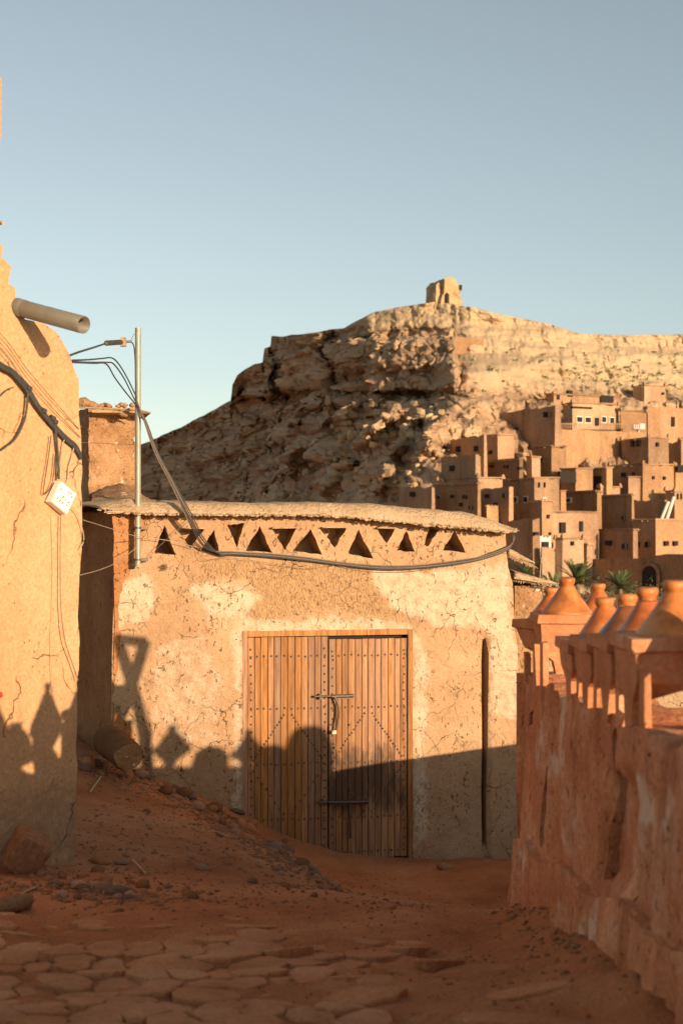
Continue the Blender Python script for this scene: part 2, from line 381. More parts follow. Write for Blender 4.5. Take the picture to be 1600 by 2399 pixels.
def gz(x, y):
    x = np.asarray(x, float); y = np.asarray(y, float); sh = np.broadcast(x, y).shape
    x = np.broadcast_to(x, sh).ravel(); y = np.broadcast_to(y, sh).ravel()
    r = np.sqrt((x[:, None]-_g[None, :, 0])**2 + (y[:, None]-_g[None, :, 1])**2 + .03)
    z = _phi(r) @ _W[:-3] + _W[-3] + _W[-2]*x + _W[-1]*y
    p = np.stack([x, y, 0*x], 1)
    z = z + .035*fbm(p*1.1, 3, 5) + .014*fbm(p*5, 3, 9) + .006*fbm(p*18, 2, 12)
    z = z + .022*sstep(8.4, 7.0, y)*fbm(p*np.array([2.2, 4.5, 1]), 4, 15, ridged=True) + .012*fbm(p*9, 3, 16, ridged=True)
    # earth banked up against the foot of the parapet
    z = z + .10*np.exp(-((x-.98)/.16)**2)*sstep(7.9, 7.2, y)*(1+.6*fbm(p*3, 2, 44))
    return z.reshape(sh)

gx = np.arange(-5, 4.01, .05); gy = np.arange(2.2, 16.6, .05)
XX, YY = np.meshgrid(gx, gy, indexing='ij')
ZZ = gz(XX, YY)
nx, ny = XX.shape
idx = np.arange(nx*ny).reshape(nx, ny)
gm = MB(); gm.v = np.stack([XX.ravel(), YY.ravel(), ZZ.ravel()], 1).tolist()
gm.f = np.stack([idx[:-1, :-1].ravel(), idx[1:, :-1].ravel(), idx[1:, 1:].ravel(), idx[:-1, 1:].ravel()], 1).tolist(); gm.sm = [True]*len(gm.f)
street = tag(gm.build('dirt_street', M['dirt']), kind='structure', label='worn red dirt street dipping towards the wooden door')

# far sheet to the horizon, lower than the street
fx = np.concatenate([-np.geomspace(3000, 6, 34), np.linspace(-5, 5, 21), np.geomspace(6, 3000, 34)])
fy = np.concatenate([np.linspace(-60, 2, 10), np.linspace(3, 40, 38), np.geomspace(42, 3500, 40)])
XX2, YY2 = np.meshgrid(fx, fy, indexing='ij')
ZZ2 = np.interp(YY2, [-60, 2, 16, 40, 90, 4000], [-.4, -.4, -2.1, -4.6, -5.2, -5.2]) + .15*fbm(np.stack([XX2*.1, YY2*.1, 0*XX2], -1), 3, 3)
ZZ2 = np.where((YY2 < 17) & (np.abs(XX2) < 6), np.minimum(ZZ2, -2.4), ZZ2)
idx = np.arange(XX2.size).reshape(XX2.shape)
fm = MB(); fm.v = np.stack([XX2.ravel(), YY2.ravel(), ZZ2.ravel()], 1).tolist()
fm.f = np.stack([idx[:-1, :-1].ravel(), idx[1:, :-1].ravel(), idx[1:, 1:].ravel(), idx[:-1, 1:].ravel()], 1).tolist(); fm.sm = [True]*len(fm.f)
tag(fm.build('valley_ground', M['dirt']), kind='structure')

# ---------------------------------------------------------------- generic displaced wall with openings
def subdiv_loop(poly, d):
    out = []
    n = len(poly)
    for i in range(n):
        a = poly[i]; b = poly[(i+1) % n]; L = math.hypot(b[0]-a[0], b[1]-a[1]); k = max(1, int(L/d))
        for j in range(k): out.append((a[0]+(b[0]-a[0])*j/k, a[1]+(b[1]-a[1])*j/k))
    return out
def wall_mesh(pl, outline, holes, sp, disp, thick, hole_depth=None, back=True):
    """returns MB (world verts) and the (s,z) of each vertex; holes: list of (poly, depth or None)"""
    ol = subdiv_loop(outline, sp); pts = list(ol); edges = [(i, (i+1) % len(ol)) for i in range(len(ol))]
    hl = []
    for poly, dep in holes:
        lp = subdiv_loop(poly, sp*.8); b = len(pts); pts += lp; edges += [(b+i, b+(i+1) % len(lp)) for i in range(len(lp))]; hl.append((lp, dep))
    s0, s1 = min(p[0] for p in outline), max(p[0] for p in outline); z0, z1 = min(p[1] for p in outline), max(p[1] for p in outline)
    gs, gz_ = np.meshgrid(np.arange(s0, s1, sp), np.arange(z0, z1, sp), indexing='ij')
    gs = gs.ravel() + nrng.uniform(-.2, .2, gs.size)*sp; gz_ = gz_.ravel() + nrng.uniform(-.2, .2, gz_.size)*sp
    keep = sd_poly(gs, gz_, ol) < -.45*sp
    for lp, _ in hl: keep &= sd_poly(gs, gz_, lp) > .45*sp
    pts += list(zip(gs[keep].tolist(), gz_[keep].tolist()))
    r = delaunay_2d_cdt([Vector(p) for p in pts], edges, [], 0, 1e-6)
    V = np.array([tuple(p) for p in r[0]]); F = np.array([f for f in r[2] if len(f) == 3])
    c = V[F].mean(1); ok = sd_poly(c[:, 0], c[:, 1], ol) < 0
    for lp, _ in hl: ok &= sd_poly(c[:, 0], c[:, 1], lp) > 0
    F = F[ok]
    def W(S, Z, Yv): return np.array(pl.p0)[None] + S[:, None]*np.array(pl.x) + Yv[:, None]*np.array(pl.y) + Z[:, None]*np.array((0, 0, 1.))
    yv = disp(V[:, 0], V[:, 1]); mb = MB(); mb.add(W(V[:, 0], V[:, 1], yv).tolist(), F.tolist(), True)
    S, Z = [V[:, 0]], [V[:, 1]]
    def ring(lp, depth, cap, shrink=0.):
        a = np.array(lp); y0 = disp(a[:, 0], a[:, 1]); n = len(lp); cen = a.mean(0)
        layers = []
        for k in range(4):
            t = k/3
            q = a + (cen-a)*shrink*t
            jit = .35*depth*0
            layers.append(W(q[:, 0], q[:, 1], y0 + (depth-y0*.6)*t + jit))
            S.append(q[:, 0]); Z.append(q[:, 1])
        vv = np.concatenate(layers).tolist(); fs = []
        for k in range(3):
            for i in range(n): fs.append((k*n+i, k*n+(i+1) % n, (k+1)*n+(i+1) % n, (k+1)*n+i))
        if cap: fs.append(tuple(range(3*n, 4*n)))
        mb.add(vv, fs, False)
    for lp, dep in hl:
        if dep: ring(lp, dep, True, .08)
        else: ring(lp, .22, False)
    ring(ol, thick, back)
    return mb, np.concatenate(S), np.concatenate(Z)

# ---------------------------------------------------------------- front building
A_F = math.radians(12)
fp = at(770, 1600, 14.0); PF = Plane((fp.x, fp.y), A_F)
house = thing('mud_storehouse', 'flat roofed ochre mud storehouse with triangle vents above a wooden double door', 'building', (fp.x, fp.y, -1.55), A_F)

outline = [PF.dpx(x, y) for x, y in [(262, 1180), (300, 1172), (520, 1176), (760, 1182), (900, 1194), (1060, 1212), (1163, 1222), (1166, 1300), (1178, 1340), (1184, 1500), (1190, 1700), (1196, 1900), (1199, 2060)]]
outline += [(PF.dpx(256, 1900)[0], PF.dpx(1199, 2060)[1])] + [PF.dpx(256, 1750), PF.dpx(258, 1500), PF.dpx(264, 1300)]
tri = [  # triangle vents: (three display-pixel corners)
    [(360, 1268), (401, 1270), (379, 1213)], [(415, 1218), (470, 1214), (438, 1256)], [(467, 1262), (503, 1272), (493, 1222)],
    [(524, 1206), (562, 1202), (546, 1256)], [(571, 1262), (622, 1266), (598, 1214)], [(627, 1214), (682, 1212), (656, 1262)],
    [(680, 1262), (736, 1270), (714, 1220)], [(738, 1214), (796, 1212), (770, 1256)], [(806, 1268), (854, 1278), (826, 1222)],
    [(866, 1210), (908, 1216), (890, 1246)], [(917, 1262), (952, 1264), (936, 1224)], [(978, 1250), (986, 1254), (1010, 1216), (990, 1212)], [(1024, 1262), (1066, 1266), (1046, 1222)]]
def rough_tri(t):
    out = []
    n = len(t)
    for i in range(n):
        a = t[i]; b = t[(i+1) % n]
        for k in range(5):
            q = k/5; j = 0 if k == 0 else 1.6
            out.append((a[0]+(b[0]-a[0])*q + rng.uniform(-j, j), a[1]+(b[1]-a[1])*q + rng.uniform(-j, j)))
    return out
DJL, DJR, DTOP, DBOT = 557, 946, 1450, 1975
sl, zt = PF.dpx(DJL, DTOP); sr, zt2 = PF.dpx(DJR, DTOP-4); zb = PF.dpx(760, DBOT)[1]
def grow(t, k):
    cx_, cy_ = sum(q[0] for q in t)/len(t), sum(q[1] for q in t)/len(t); return [(cx_+(q[0]-cx_)*k, cy_+(q[1]-cy_)*k) for q in t]
holes = [([PF.dpx(*q) for q in rough_tri(grow(t, 1.2 if i % 2 == 0 else 1.06))], .42 if i % 2 == 0 else .30) for i, t in enumerate(tri)]
holes.append(([(sl, zb-.2), (sr, zb-.2), (sr, zt2), (sl, zt)], None))
holes.append(([PF.dpx(*q) for q in [(1104, 1945), (1103, 1800), (1106, 1640), (1105, 1520), (1108, 1468), (1114, 1464), (1119, 1500), (1118, 1620), (1114, 1800), (1113, 1945)]], .16))
# masks of plaster patches, in display pixels
def wpix(S, Z):
    q = np.array(PF.p0)[None] + S[:, None]*np.array(PF.x); Yv = q[:, 1]
    return (UC + FPX*q[:, 0]/Yv)/P, (HOR - FPX*(Z-EYE)/Yv)/P
PALE = [[(848, 1302), (960, 1312), (1080, 1300), (1166, 1285), (1188, 1450), (1186, 1520), (1120, 1470), (1080, 1440), (1010, 1440), (940, 1420), (890, 1385), (860, 1350)],
        [(946, 1440), (985, 1500), (978, 1700), (985, 1920), (946, 1960)], [(530, 1420), (700, 1422), (760, 1405), (800, 1418), (950, 1425), (950, 1450), (545, 1455)], [(528, 1430), (558, 1450), (556, 1860), (530, 1870), (540, 1600)],
        [(262, 1330), (330, 1310), (362, 1360), (350, 1420), (268, 1450)], [(430, 1330), (560, 1340), (600, 1370), (560, 1420), (470, 1420)], [(350, 1480), (460, 1450), (520, 1560), (500, 1720), (400, 1700), (345, 1650)], [(1118, 1455), (1190, 1455), (1190, 1660), (1122, 1640)]]
RGH = [(455, 1285), (848, 1290), (852, 1340), (885, 1390), (935, 1416), (820, 1412), (770, 1398), (700, 1416), (590, 1424), (560, 1412), (605, 1370), (560, 1335), (470, 1312)]
def masks(S, Z):
    x, y = wpix(S, Z); p = np.stack([x, y, 0*x], 1)
    wob = 14*fbm(p*.03, 4, 31) + 5*fbm(p*.12, 3, 33)
    pale = np.zeros_like(x)
    for i, poly in enumerate(PALE):
        w = 1.0 if i != 6 else .7
        pale = np.maximum(pale, w*sstep(10, -12, sd_poly(x, y, poly) + wob))
    rgh = sstep(4, -6, sd_poly(x, y, RGH) + .8*wob)
    return pale, rgh
def fdisp(S, Z):
    p = np.stack([S, 0*S, Z], 1)
    d = .022*fbm(p*1.3, 3, 2) + .010*fbm(p*5, 3, 4) + .004*fbm(p*17, 3, 6)
    pale, rgh = masks(S, Z); x, y = wpix(S, Z)
    d += -.012*rgh - .010*pale*(1-rgh) - rgh*.006*fbm(p*np.array([40, 1, 18]), 2, 8)
    d += .035*(Z-.2)*.5                                                     # battered wall
    d += .05*sstep(344, 340, x)*sstep(1600, 1700, y) + .025*sstep(1040, 1100, x)*0
    d += -.05*sstep(1108, 1122, x)*sstep(1448, 1475, y)                      # buttress at the right end
    d += -.03*sstep(1276, 1286, y)*sstep(1300, 1286, y)*0
    d += .018*sstep(1285, 1272, y)                                           # frieze band slightly set back
    return d
mb, S_, Z_ = wall_mesh(PF, outline, holes, .028, fdisp, .45)
wall = mb.build('wall', M['front'], house)
pl_, rg_ = masks(S_, Z_); set_attr(wall, 'pale', pl_); set_attr(wall, 'rough_patch', rg_)

# left flank wall, running back from the corner
ca, cz0 = PF.dpx(260, 1750); cor = PF.w(ca, 0, 0)
fdir = Vector((-.42, .91, 0)).normalized(); fl_ang = math.atan2(-fdir.y, -fdir.x)
PK = Plane((cor.x, cor.y), fl_ang)
def kdisp(S, Z):
    p = np.stack([S, 0*S+3, Z], 1); return .03*fbm(p*1.4, 3, 21) + .012*fbm(p*6, 3, 22)
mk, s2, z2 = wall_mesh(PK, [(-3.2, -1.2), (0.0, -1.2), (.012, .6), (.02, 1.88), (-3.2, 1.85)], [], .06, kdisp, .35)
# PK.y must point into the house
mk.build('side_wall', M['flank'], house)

_b = bmesh.new(); bmesh.ops.create_icosphere(_b, subdivisions=1, radius=1); iv0 = np.array([v.co[:] for v in _b.verts]); if0 = [[v.index for v in f.verts] for f in _b.faces]; _b.free()
# roof slab of packed mud: a swept, drooping eave
def roof():
    m = MB(); n = 300
    top = [(215, 1158), (300, 1142), (360, 1150), (480, 1152), (600, 1155), (740, 1153), (860, 1156), (960, 1164), (1090, 1176), (1150, 1194), (1190, 1212)]
    bot = [(215, 1168), (270, 1174), (330, 1180), (450, 1181), (600, 1183), (700, 1182), (800, 1188), (900, 1197), (1000, 1207), (1100, 1215), (1160, 1221), (1190, 1218)]
    xs = np.linspace(215, 1191, n); ty = np.interp(xs, *zip(*top)); by = np.interp(xs, *zip(*bot))
    rows = []
    for i, x in enumerate(xs):
        e = .5*min(1, (1191-x)/60.) + .5
        a, zb_ = PF.dpx(x, by[i], -.17); _, ztp = PF.dpx(x, ty[i], -.02)
        jag = .009*rng.uniform(-1, 1)
        dz_ = ztp-zb_; prof = [(.10, zb_+.03), (-.10, zb_+.012), (-.165+jag, zb_+jag), (-.172+jag, zb_+.014+jag), (-.15, zb_+.3*dz_), (-.11, zb_+.6*dz_), (-.06, zb_+.88*dz_), (.2, ztp+.005), (.7, ztp+.02), (1.6, ztp-.03), (2.8, ztp-.06)]
        rows.append([PF.w(a - (.42*y if x < 300 else 0)*max(0, (300-x)/85), y, z) for y, z in prof])
    V = np.array([[tuple(p) for p in r] for r in rows]); sh = V.shape
    p = V.reshape(-1, 3); p = p + np.stack([0*p[:, 0], .018*fbm(p*4, 3, 51) + .012*fbm(p*16, 3, 56), .014*fbm(p*3, 3, 52) + .011*fbm(p*15, 3, 54)], 1)
    k = sh[1]; fs = [(i*k+j, i*k+j+1, (i+1)*k+j+1, (i+1)*k+j) for i in range(n-1) for j in range(k-1)]
    m.add(p.tolist(), fs, True); m.add(p[:k].tolist(), [tuple(range(k))]); m.add(p[-k:].tolist(), [tuple(range(k))])
    r = m.build('roof', M['roof'], house)
    f = MB()                                                         # reed ends under the eave
    for i in range(700):
        x = rng.uniform(262, 1188); y = np.interp(x, *zip(*bot))
        q = PF.wpx(x, y-1, -.15); d = (PF.y*-1*rng.uniform(.5, 1) + PF.x*rng.uniform(-.5, .5) + Vector((0, 0, rng.uniform(-.5, .05)))).normalized()
        L = rng.uniform(.005, .028) * (1.5 if x > 1000 else 1)
        f.tube([q - d*.06, q + d*L], rng.uniform(.002, .0045), 4)
    fr = f.build('reed_fringe', M['reed'], r); fr['kind'] = 'stuff'
    cm = MB()                                                        # crumbs and clods along the eave and on the roof
    for i in range(300):
        x = rng.uniform(225, 1186); tpy = np.interp(x, *zip(*top)); bty = np.interp(x, *zip(*bot)); t = rng.choice((0, 0, rng.random()*.8))
        q = PF.wpx(x, bty + (tpy-bty)*t + (1.5 if t == 0 else 0), -.165 + .13*t); rr = min(.026, rng.lognormvariate(-4.6, .45))*(1 if t in (0, 1) else .6)
        k2 = iv0*np.array([rr*rng.uniform(.8, 1.8), rr, rr*rng.uniform(.6, 1.)])*(1+.3*nrng.uniform(-1, 1, (len(iv0), 1))) + np.array(q); cm.add(k2.tolist(), if0, False)
    co = cm.build('mud_crumbs', M['roof'], r); co['kind'] = 'stuff'
    return r
roof_o = roof()
# lintel boards over the upside-down vents
for (x0, x1, y) in [(626, 684, 1212), (740, 798, 1211), (414, 470, 1213), (866, 908, 1212)]:
    m = MB(); a = PF.wpx(x0, y, -.012); b = PF.wpx(x1, y, -.012)
    m.box((a+b)/2 + PF.y*.05, ((b-a).length, .12, .012), Matrix.Rotation(A_F, 3, 'Z'), jit=.003); m.build('lintel', M['timber'], house)
# tip of cane at the roof corner
m = MB(); m.tube([PF.wpx(240, 1176, -.2), PF.wpx(286, 1174, -.2)], .006, 6); m.tube([PF.wpx(246, 1179, -.2), PF.wpx(282, 1177, -.2)], .005, 6); m.build('cane_end', M['reed'], roof_o)

# ---- door
def PB(s0, s1, z0, z1, y0, y1, name, mat, parent, bev=.0):
    m = MB(); c = PF.w((s0+s1)/2, (y0+y1)/2, (z0+z1)/2); m.box(c, (s1-s0, y1-y0, z1-z0), Matrix.Rotation(A_F, 3, 'Z')); return m.build(name, mat, parent)
sil, zit = PF.dpx(568, 1461); sir, _ = PF.dpx(936, 1458); sm, _ = PF.dpx(755, 1461)
zbt = PF.dpx(850, 1966)[1]
frame = PB(sl, sil, zbt-.25, zt+.005, -.015, .10, 'door_frame', M['wood'], house)
PB(sir, sr, zbt-.25, zt2+.006, -.017, .098, 'jamb', M['wood'], frame); PB(sil, sir, zit-.004, zt+.003, -.013, .095, 'head', M['wood'], frame)
for k in (frame, *frame.children): set_attr(k, 'stain', [0]*len(k.data.vertices))
PB(sil-.02, sir+.02, zbt-.25, zit+.02, .085, .11, 'backing', M['dark'], house)
lp_x = [568, 585, 603, 620, 638, 655, 673, 684, 702, 720, 737, 755]
def studs_geo(m, pts, y):
    for (s, z) in pts:
        c = PF.w(s, y, z); ring0 = []; ring1 = []
        for k in range(8):
            a = 2*math.pi*k/8; d = PF.x*math.cos(a) + Vector((0, 0, math.sin(a)))
            ring0.append(c + d*.0115); ring1.append(c + d*.007 - PF.y*.007)
        m.add(ring0 + ring1 + [c - PF.y*.009], [(k, (k+1) % 8, 8+(k+1) % 8, 8+k) for k in range(8)] + [(8+k, 8+(k+1) % 8, 16) for k in range(8)], True)
def leaf(s0, s1, ztop, zbot, y, n, edge, label, leftleaf):
    L = MB(); c = PF.w((s0+s1)/2, y+.038, (ztop+zbot)/2); L.box(c, (s1-s0-.004, .02, ztop-zbot-.01), Matrix.Rotation(A_F, 3, 'Z'))
    lf = L.build('door_leaf', M['wood'], house); lf['label'] = label; set_attr(lf, 'stain', [0]*8)
    w = (s1-s0)/n; b = [s0 + w*i + (rng.uniform(-.005, .005) if 0 < i < n else 0) for i in range(n+1)]
    for i in range(n):
        a0, a1 = b[i]+.0022, b[i+1]-.0022; m = MB()
        dy = rng.uniform(-.0025, .0025); zt_ = ztop - rng.uniform(0, .004); zb_ = zbot + rng.uniform(0, .012)
        ch = .004; nz = 14; ring = [(a0, .028), (a0, ch), (a0+ch, 0), (a1-ch, 0), (a1, ch), (a1, .028)]
        vv = []
        for j in range(nz+1):
            z = zt_ + (zb_-zt_)*j/nz
            vv += [PF.w(s, y+dy+yy, z) for s, yy in ring]
        fs = [(j*6+k, j*6+k+1, (j+1)*6+k+1, (j+1)*6+k) for j in range(nz) for k in range(5)] + [tuple(range(6)), tuple(range(nz*6, nz*6+6))]
        m.add(vv, fs); pk = m.build('plank', M['wood'], lf)
        zz = np.repeat(zt_ + (zb_-zt_)*np.arange(nz+1)/nz, 6); mid = (a0+a1)/2
        fr_ = (mid-s0)/(s1-s0); hz = (zz-zbot)/(ztop-zbot)
        if leftleaf: st = .15*np.exp(-((hz-.35)/.25)**2) + .0*hz
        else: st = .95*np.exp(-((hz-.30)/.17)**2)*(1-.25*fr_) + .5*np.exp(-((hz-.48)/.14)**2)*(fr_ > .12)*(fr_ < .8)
        set_attr(pk, 'stain', st)
    st = MB(); pts = []
    def sx(x): return PF.dpx(x, 1461)[0]
    def szx(x, v): q = PF.dpx(x, v); return q
    cx = [(b[i]+b[i+1])/2 for i in range(n)]
    Z = lambda v: PF.dpx(760, v)[1]
    for v in (1505, 1625, 1752, 1878): 
        for c_ in cx: pts.append((c_ + rng.uniform(-.006, .006), Z(v) + rng.uniform(-.008, .008)))
    pts += [(c_, Z(1958) if not leftleaf else Z(1945)) for c_ in cx]
    for col in (cx[0], cx[-1]):
        z = ztop-.12
        while z > zbot+.08: pts.append((col + rng.uniform(-.006, .006), z)); z -= rng.uniform(.076, .086)
    half = (s1-s0)/2; mid = (s0+s1)/2                         # a stud lozenge on each leaf
    for k in range(15):
        t = k/14
        for sg in (-1, 1):
            pts.append((mid+sg*(.04+t*(half-.10)), Z(1640)+(Z(1740)-Z(1640))*t + rng.uniform(-.006, .006)))
            if k % 2 == 0 or not leftleaf: pts.append((mid+sg*(.04+t*(half-.10)), Z(1866)+(Z(1765)-Z(1866))*t + rng.uniform(-.006, .006)))
    studs_geo(st, pts, y-.001); so = st.build('studs', M['iron'], lf); so['kind'] = 'stuff'
    for v in ((1490, 1512), (1642, 1662), (1840, 1860)):
        m = MB(); e = s0-.004 if leftleaf else s1+.004
        z0_, z1_ = Z(v[1]), Z(v[0]); m.tube([PF.w(e, y-.012, z0_), PF.w(e, y-.012, z1_)], .009, 8); m.box(PF.w(e, y-.001, (z0_+z1_)/2), (.02, .008, z1_-z0_), Matrix.Rotation(A_F, 3, 'Z')); m.build('hinge', M['iron'], lf)
    return lf
lfL = leaf(sil+.004, sm-.004, zit-.012, zbt-.04, .022, 12, 0, 'left door leaf of clean orange planks, foot buried by the dirt bank', True)
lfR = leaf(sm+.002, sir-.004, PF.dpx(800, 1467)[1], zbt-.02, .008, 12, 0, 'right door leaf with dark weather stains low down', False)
def bolt(x0, x1, xs, y, strap):
    b = MB(); b.tube([PF.wpx(x0, y, -.035), PF.wpx(x1, y-2, -.035)], .011, 10)
    bo = b.build('bolt', M['iron'], lfR if strap else lfR)
    m = MB(); m.tube([PF.wpx(xs, y, -.035), PF.wpx(x1-1, y-1.5, -.035)], .017, 10); a = PF.wpx(xs, y, -.006); c = PF.wpx(x1, y, -.006); m.box((a+c)/2, ((c-a).length, .02, .045), Matrix.Rotation(A_F, 3, 'Z')); m.build('bolt_sleeve', M['iron'], lfR)
    m = MB(); a = PF.wpx(x0+14, y, -.01); m.box(a, (.03, .05, .05), Matrix.Rotation(A_F, 3, 'Z')); m.build('keeper', M['iron'], lfL)
bolt(722, 812, 762, 1599, True)
m = MB(); m.tube(spline([PF.wpx(768, 1600, -.04), PF.wpx(777, 1620, -.055), PF.wpx(778, 1640, -.06), PF.wpx(774, 1662, -.055), PF.wpx(771, 1676, -.045)], 6), .012, 8); m.build('hasp', M['iron'], lfR)
bolt(727, 846, 756, 1842, False)
m = MB(); m.tube([PF.wpx(803, 1845, -.03), PF.wpx(804, 1880, -.035), PF.wpx(805, 1925, -.03)], .012, 8); m.build('hasp', M['iron'], lfR)
for x, y in ((803, 1664), (769, 1717)):
    m = MB(); m.box(PF.wpx(x, y, .003), (.03, .008, .025), Matrix.Rotation(A_F, 3, 'Z')); m.tube([PF.wpx(x, y, -.004), PF.wpx(x, y, -.02)], .008, 8); m.build('lock_plate', M['iron'], lfR)
pd = thing('padlock', 'small brass padlock hanging from the iron hasp on the door', 'padlock', PF.wpx(767, 1684, -.05))
m = MB(); m.box(PF.wpx(767, 1681, -.05), (.042, .02, .034), Matrix.Rotation(A_F, 3, 'Z')); m.build('body', M['lockm'], pd)
m = MB(); m.tube(spline([PF.wpx(763, 1678, -.05), PF.wpx(763, 1667, -.05), PF.wpx(767, 1662, -.05), PF.wpx(771, 1667, -.05), PF.wpx(771, 1678, -.05)], 5), .004, 6); m.build('shackle', M['iron'], pd)

# bird nest hole with twigs
m = MB()
for i in range(26):
    q = PF.wpx(376 + rng.uniform(-8, 6), 1303 + rng.uniform(-6, 6), -.005); d = Vector((rng.uniform(-1, 1), rng.uniform(-.6, .1), rng.uniform(-.6, .8))).normalized()
    m.tube([q - d*.02, q + d*.025], .002, 4)
m.build('twig_tuft', M['wire'], house)

# ---- pole with brackets
YP = -.10
pole = thing('utility_pole', 'thin grey metal pole clamped to the storehouse wall carrying cables', 'pole', PF.wpx(317, 1302, YP))
def pole_p(y): return PF.wpx(317.5 - (y-753)*.001, y, YP)
m = MB(); m.tube([pole_p(1302), pole_p(1180), pole_p(1000), pole_p(753)], .0285, 14, caps=True); m.build('shaft', M['pole'], pole)
m = MB(); m.tube([pole_p(1302), pole_p(1296)], .030, 14); m.build('base_cap', M['timber'], pole)
for y in (1212, 1285):
    m = MB(); c = PF.wpx(317, y, YP); m.tube([c - Vector((0, 0, .009)), c + Vector((0, 0, .009))], .033, 14); m.box(c + PF.y*.06 + PF.x*.05, (.10, .12, .03), Matrix.Rotation(A_F, 3, 'Z')); m.build('bracket', M['iron'], pole)

# ---------------------------------------------------------------- pier behind the roof
pier = thing('rough_mud_pier', 'crumbling mud pier with stones and boards on its top behind the storehouse roof', 'pier', dat(250, 1300, 15.3))
def rough_block(u0, u1, vt, vb, Y, depth, yaw, seed, amp, mat, name, parent, n=(26, 14, 50), ws=.0):
    a = at(u0, vb, Y); b = at(u1, vb, Y); zt_ = at(u0, vt, Y).z; zb_ = a.z; w = (b-a).length
    X = Vector((math.cos(yaw), math.sin(yaw), 0)); Yd = Vector((-math.sin(yaw), math.cos(yaw), 0)); o = a
    m = MB()
    def grid(f, nu, nv):
        V = np.array([[tuple(f(i/nu, j/nv)) for j in range(nv+1)] for i in range(nu+1)]); p = V.reshape(-1, 3)
        cen = np.array(o + X*w/2 + Yd*depth/2)
        d = p - cen; d[:, 2] = 0; d /= np.maximum(np.linalg.norm(d, axis=1, keepdims=True), 1e-6)
        k = amp*(fbm(p*5, 4, seed) + .6*fbm(p*16, 3, seed+3)); p = p + d*k[:, None] + np.array([0, 0, 1])*(amp*.5*fbm(p*7, 2, seed+9))[:, None]
        m.add(p.tolist(), [(i*(nv+1)+j, (i+1)*(nv+1)+j, (i+1)*(nv+1)+j+1, i*(nv+1)+j+1) for i in range(nu) for j in range(nv)], True)
    H = zt_-zb_
    grid(lambda s, t: o + X*w*s + Vector((0, 0, H*t)), n[0], n[2]); grid(lambda s, t: o + Yd*depth + X*w*s + Vector((0, 0, H*t)), n[0], n[2])
    grid(lambda s, t: o + Yd*depth*s + Vector((0, 0, H*t)), n[1], n[2]); grid(lambda s, t: o + X*w + Yd*depth*s + Vector((0, 0, H*t)), n[1], n[2])
    grid(lambda s, t: o + X*w*s + Yd*depth*t + Vector((0, 0, H)), n[0], n[1])
    return m.build(name, mat, parent)
rough_block(209, 326, 955, 1230, 15.2, .75, math.radians(28), 61, .065, M['rough'], 'shaft', pier)
m = MB(); a = dat(176, 944, 15.1); b = dat(352, 950, 15.1); m.box((a+b)/2 + Vector((0, .35, 0)), ((b-a).length*.74, .80, .022), Matrix.Rotation(.2, 3, 'Z'), jit=.015); m.build('cap_board', M['timber'], pier)
m = MB(); m.tube([dat(300, 938, 14.95), dat(344, 947, 14.9)], .02, 6, .006); m.build('cap_board', M['timber'], pier)
m = MB(); m.tube([dat(176, 935, 15.0), dat(305, 940, 15.0)], .012, 6, .01); m.build('cap_board', M['timber'], pier)

# rubble sloping down from the pier onto the roof
def stone_mesh(seed, sub=1, flat=.6, lump=.25, sharp=False):
    bm = bmesh.new(); bmesh.ops.create_icosphere(bm, subdivisions=sub, radius=1)
    P_ = np.array([v.co[:] for v in bm.verts])
    r = 1 + lump*fbm(P_*1.1 + seed*3.1, 3, seed)
    if sharp:
        q = np.sign(P_)*np.abs(P_)**.55; q /= np.max(np.abs(q), axis=1, keepdims=True)**.6; P_ = q*.8
    for v, p, k in zip(bm.verts, P_, r): v.co = Vector((p[0]*k, p[1]*k*.8, p[2]*k*flat))
    me = bpy.data.meshes.new('stone'); bm.to_mesh(me); bm.free()
    me.polygons.foreach_set('use_smooth', [not sharp]*len(me.polygons)); return me
SM = [stone_mesh(i, 1, rng.uniform(.45, .75)) for i in range(8)]
SM2 = [stone_mesh(i+20, 2, rng.uniform(.5, .8), .35) for i in range(6)]
for me in SM: me.materials.append(M['stone'])
for me in SM2: me.materials.append(M['stone'])
def stone(name, me, loc, size, parent=None, mat=None, label=None, cat='stone', group=None, sc=(1, 1, 1)):
    o = bpy.data.objects.new(name, me); link(o)
    loc = Vector(loc)
    if parent is not None: loc = WM[parent].inverted() @ loc; o.parent = parent
    o.location = loc; o.scale = (size*sc[0], size*sc[1], size*sc[2]); o.rotation_euler = (rng.uniform(-.35, .35), rng.uniform(-.35, .35), rng.uniform(0, 6.28))
    if mat: o.material_slots[0].link = 'OBJECT'; o.material_slots[0].material = mat
    if label: tag(o, label, cat, group)
    return o
for i in range(26):
    x = rng.uniform(180, 318); stone('cap_stone', rng.choice(SM), dat(x, 931 + rng.uniform(-3, 3), 15.3 + rng.uniform(-.1, .6)), rng.uniform(.02, .045), pier, M['rough'])
stone('cap_stone', SM2[0], dat(194, 925, 15.2), .085, pier, M['rough']); stone('cap_stone', SM2[1], dat(285, 952, 15.1), .05, pier, M['rough']); stone('cap_stone', SM2[2], dat(213, 930, 15.2), .06, pier, M['rough'])
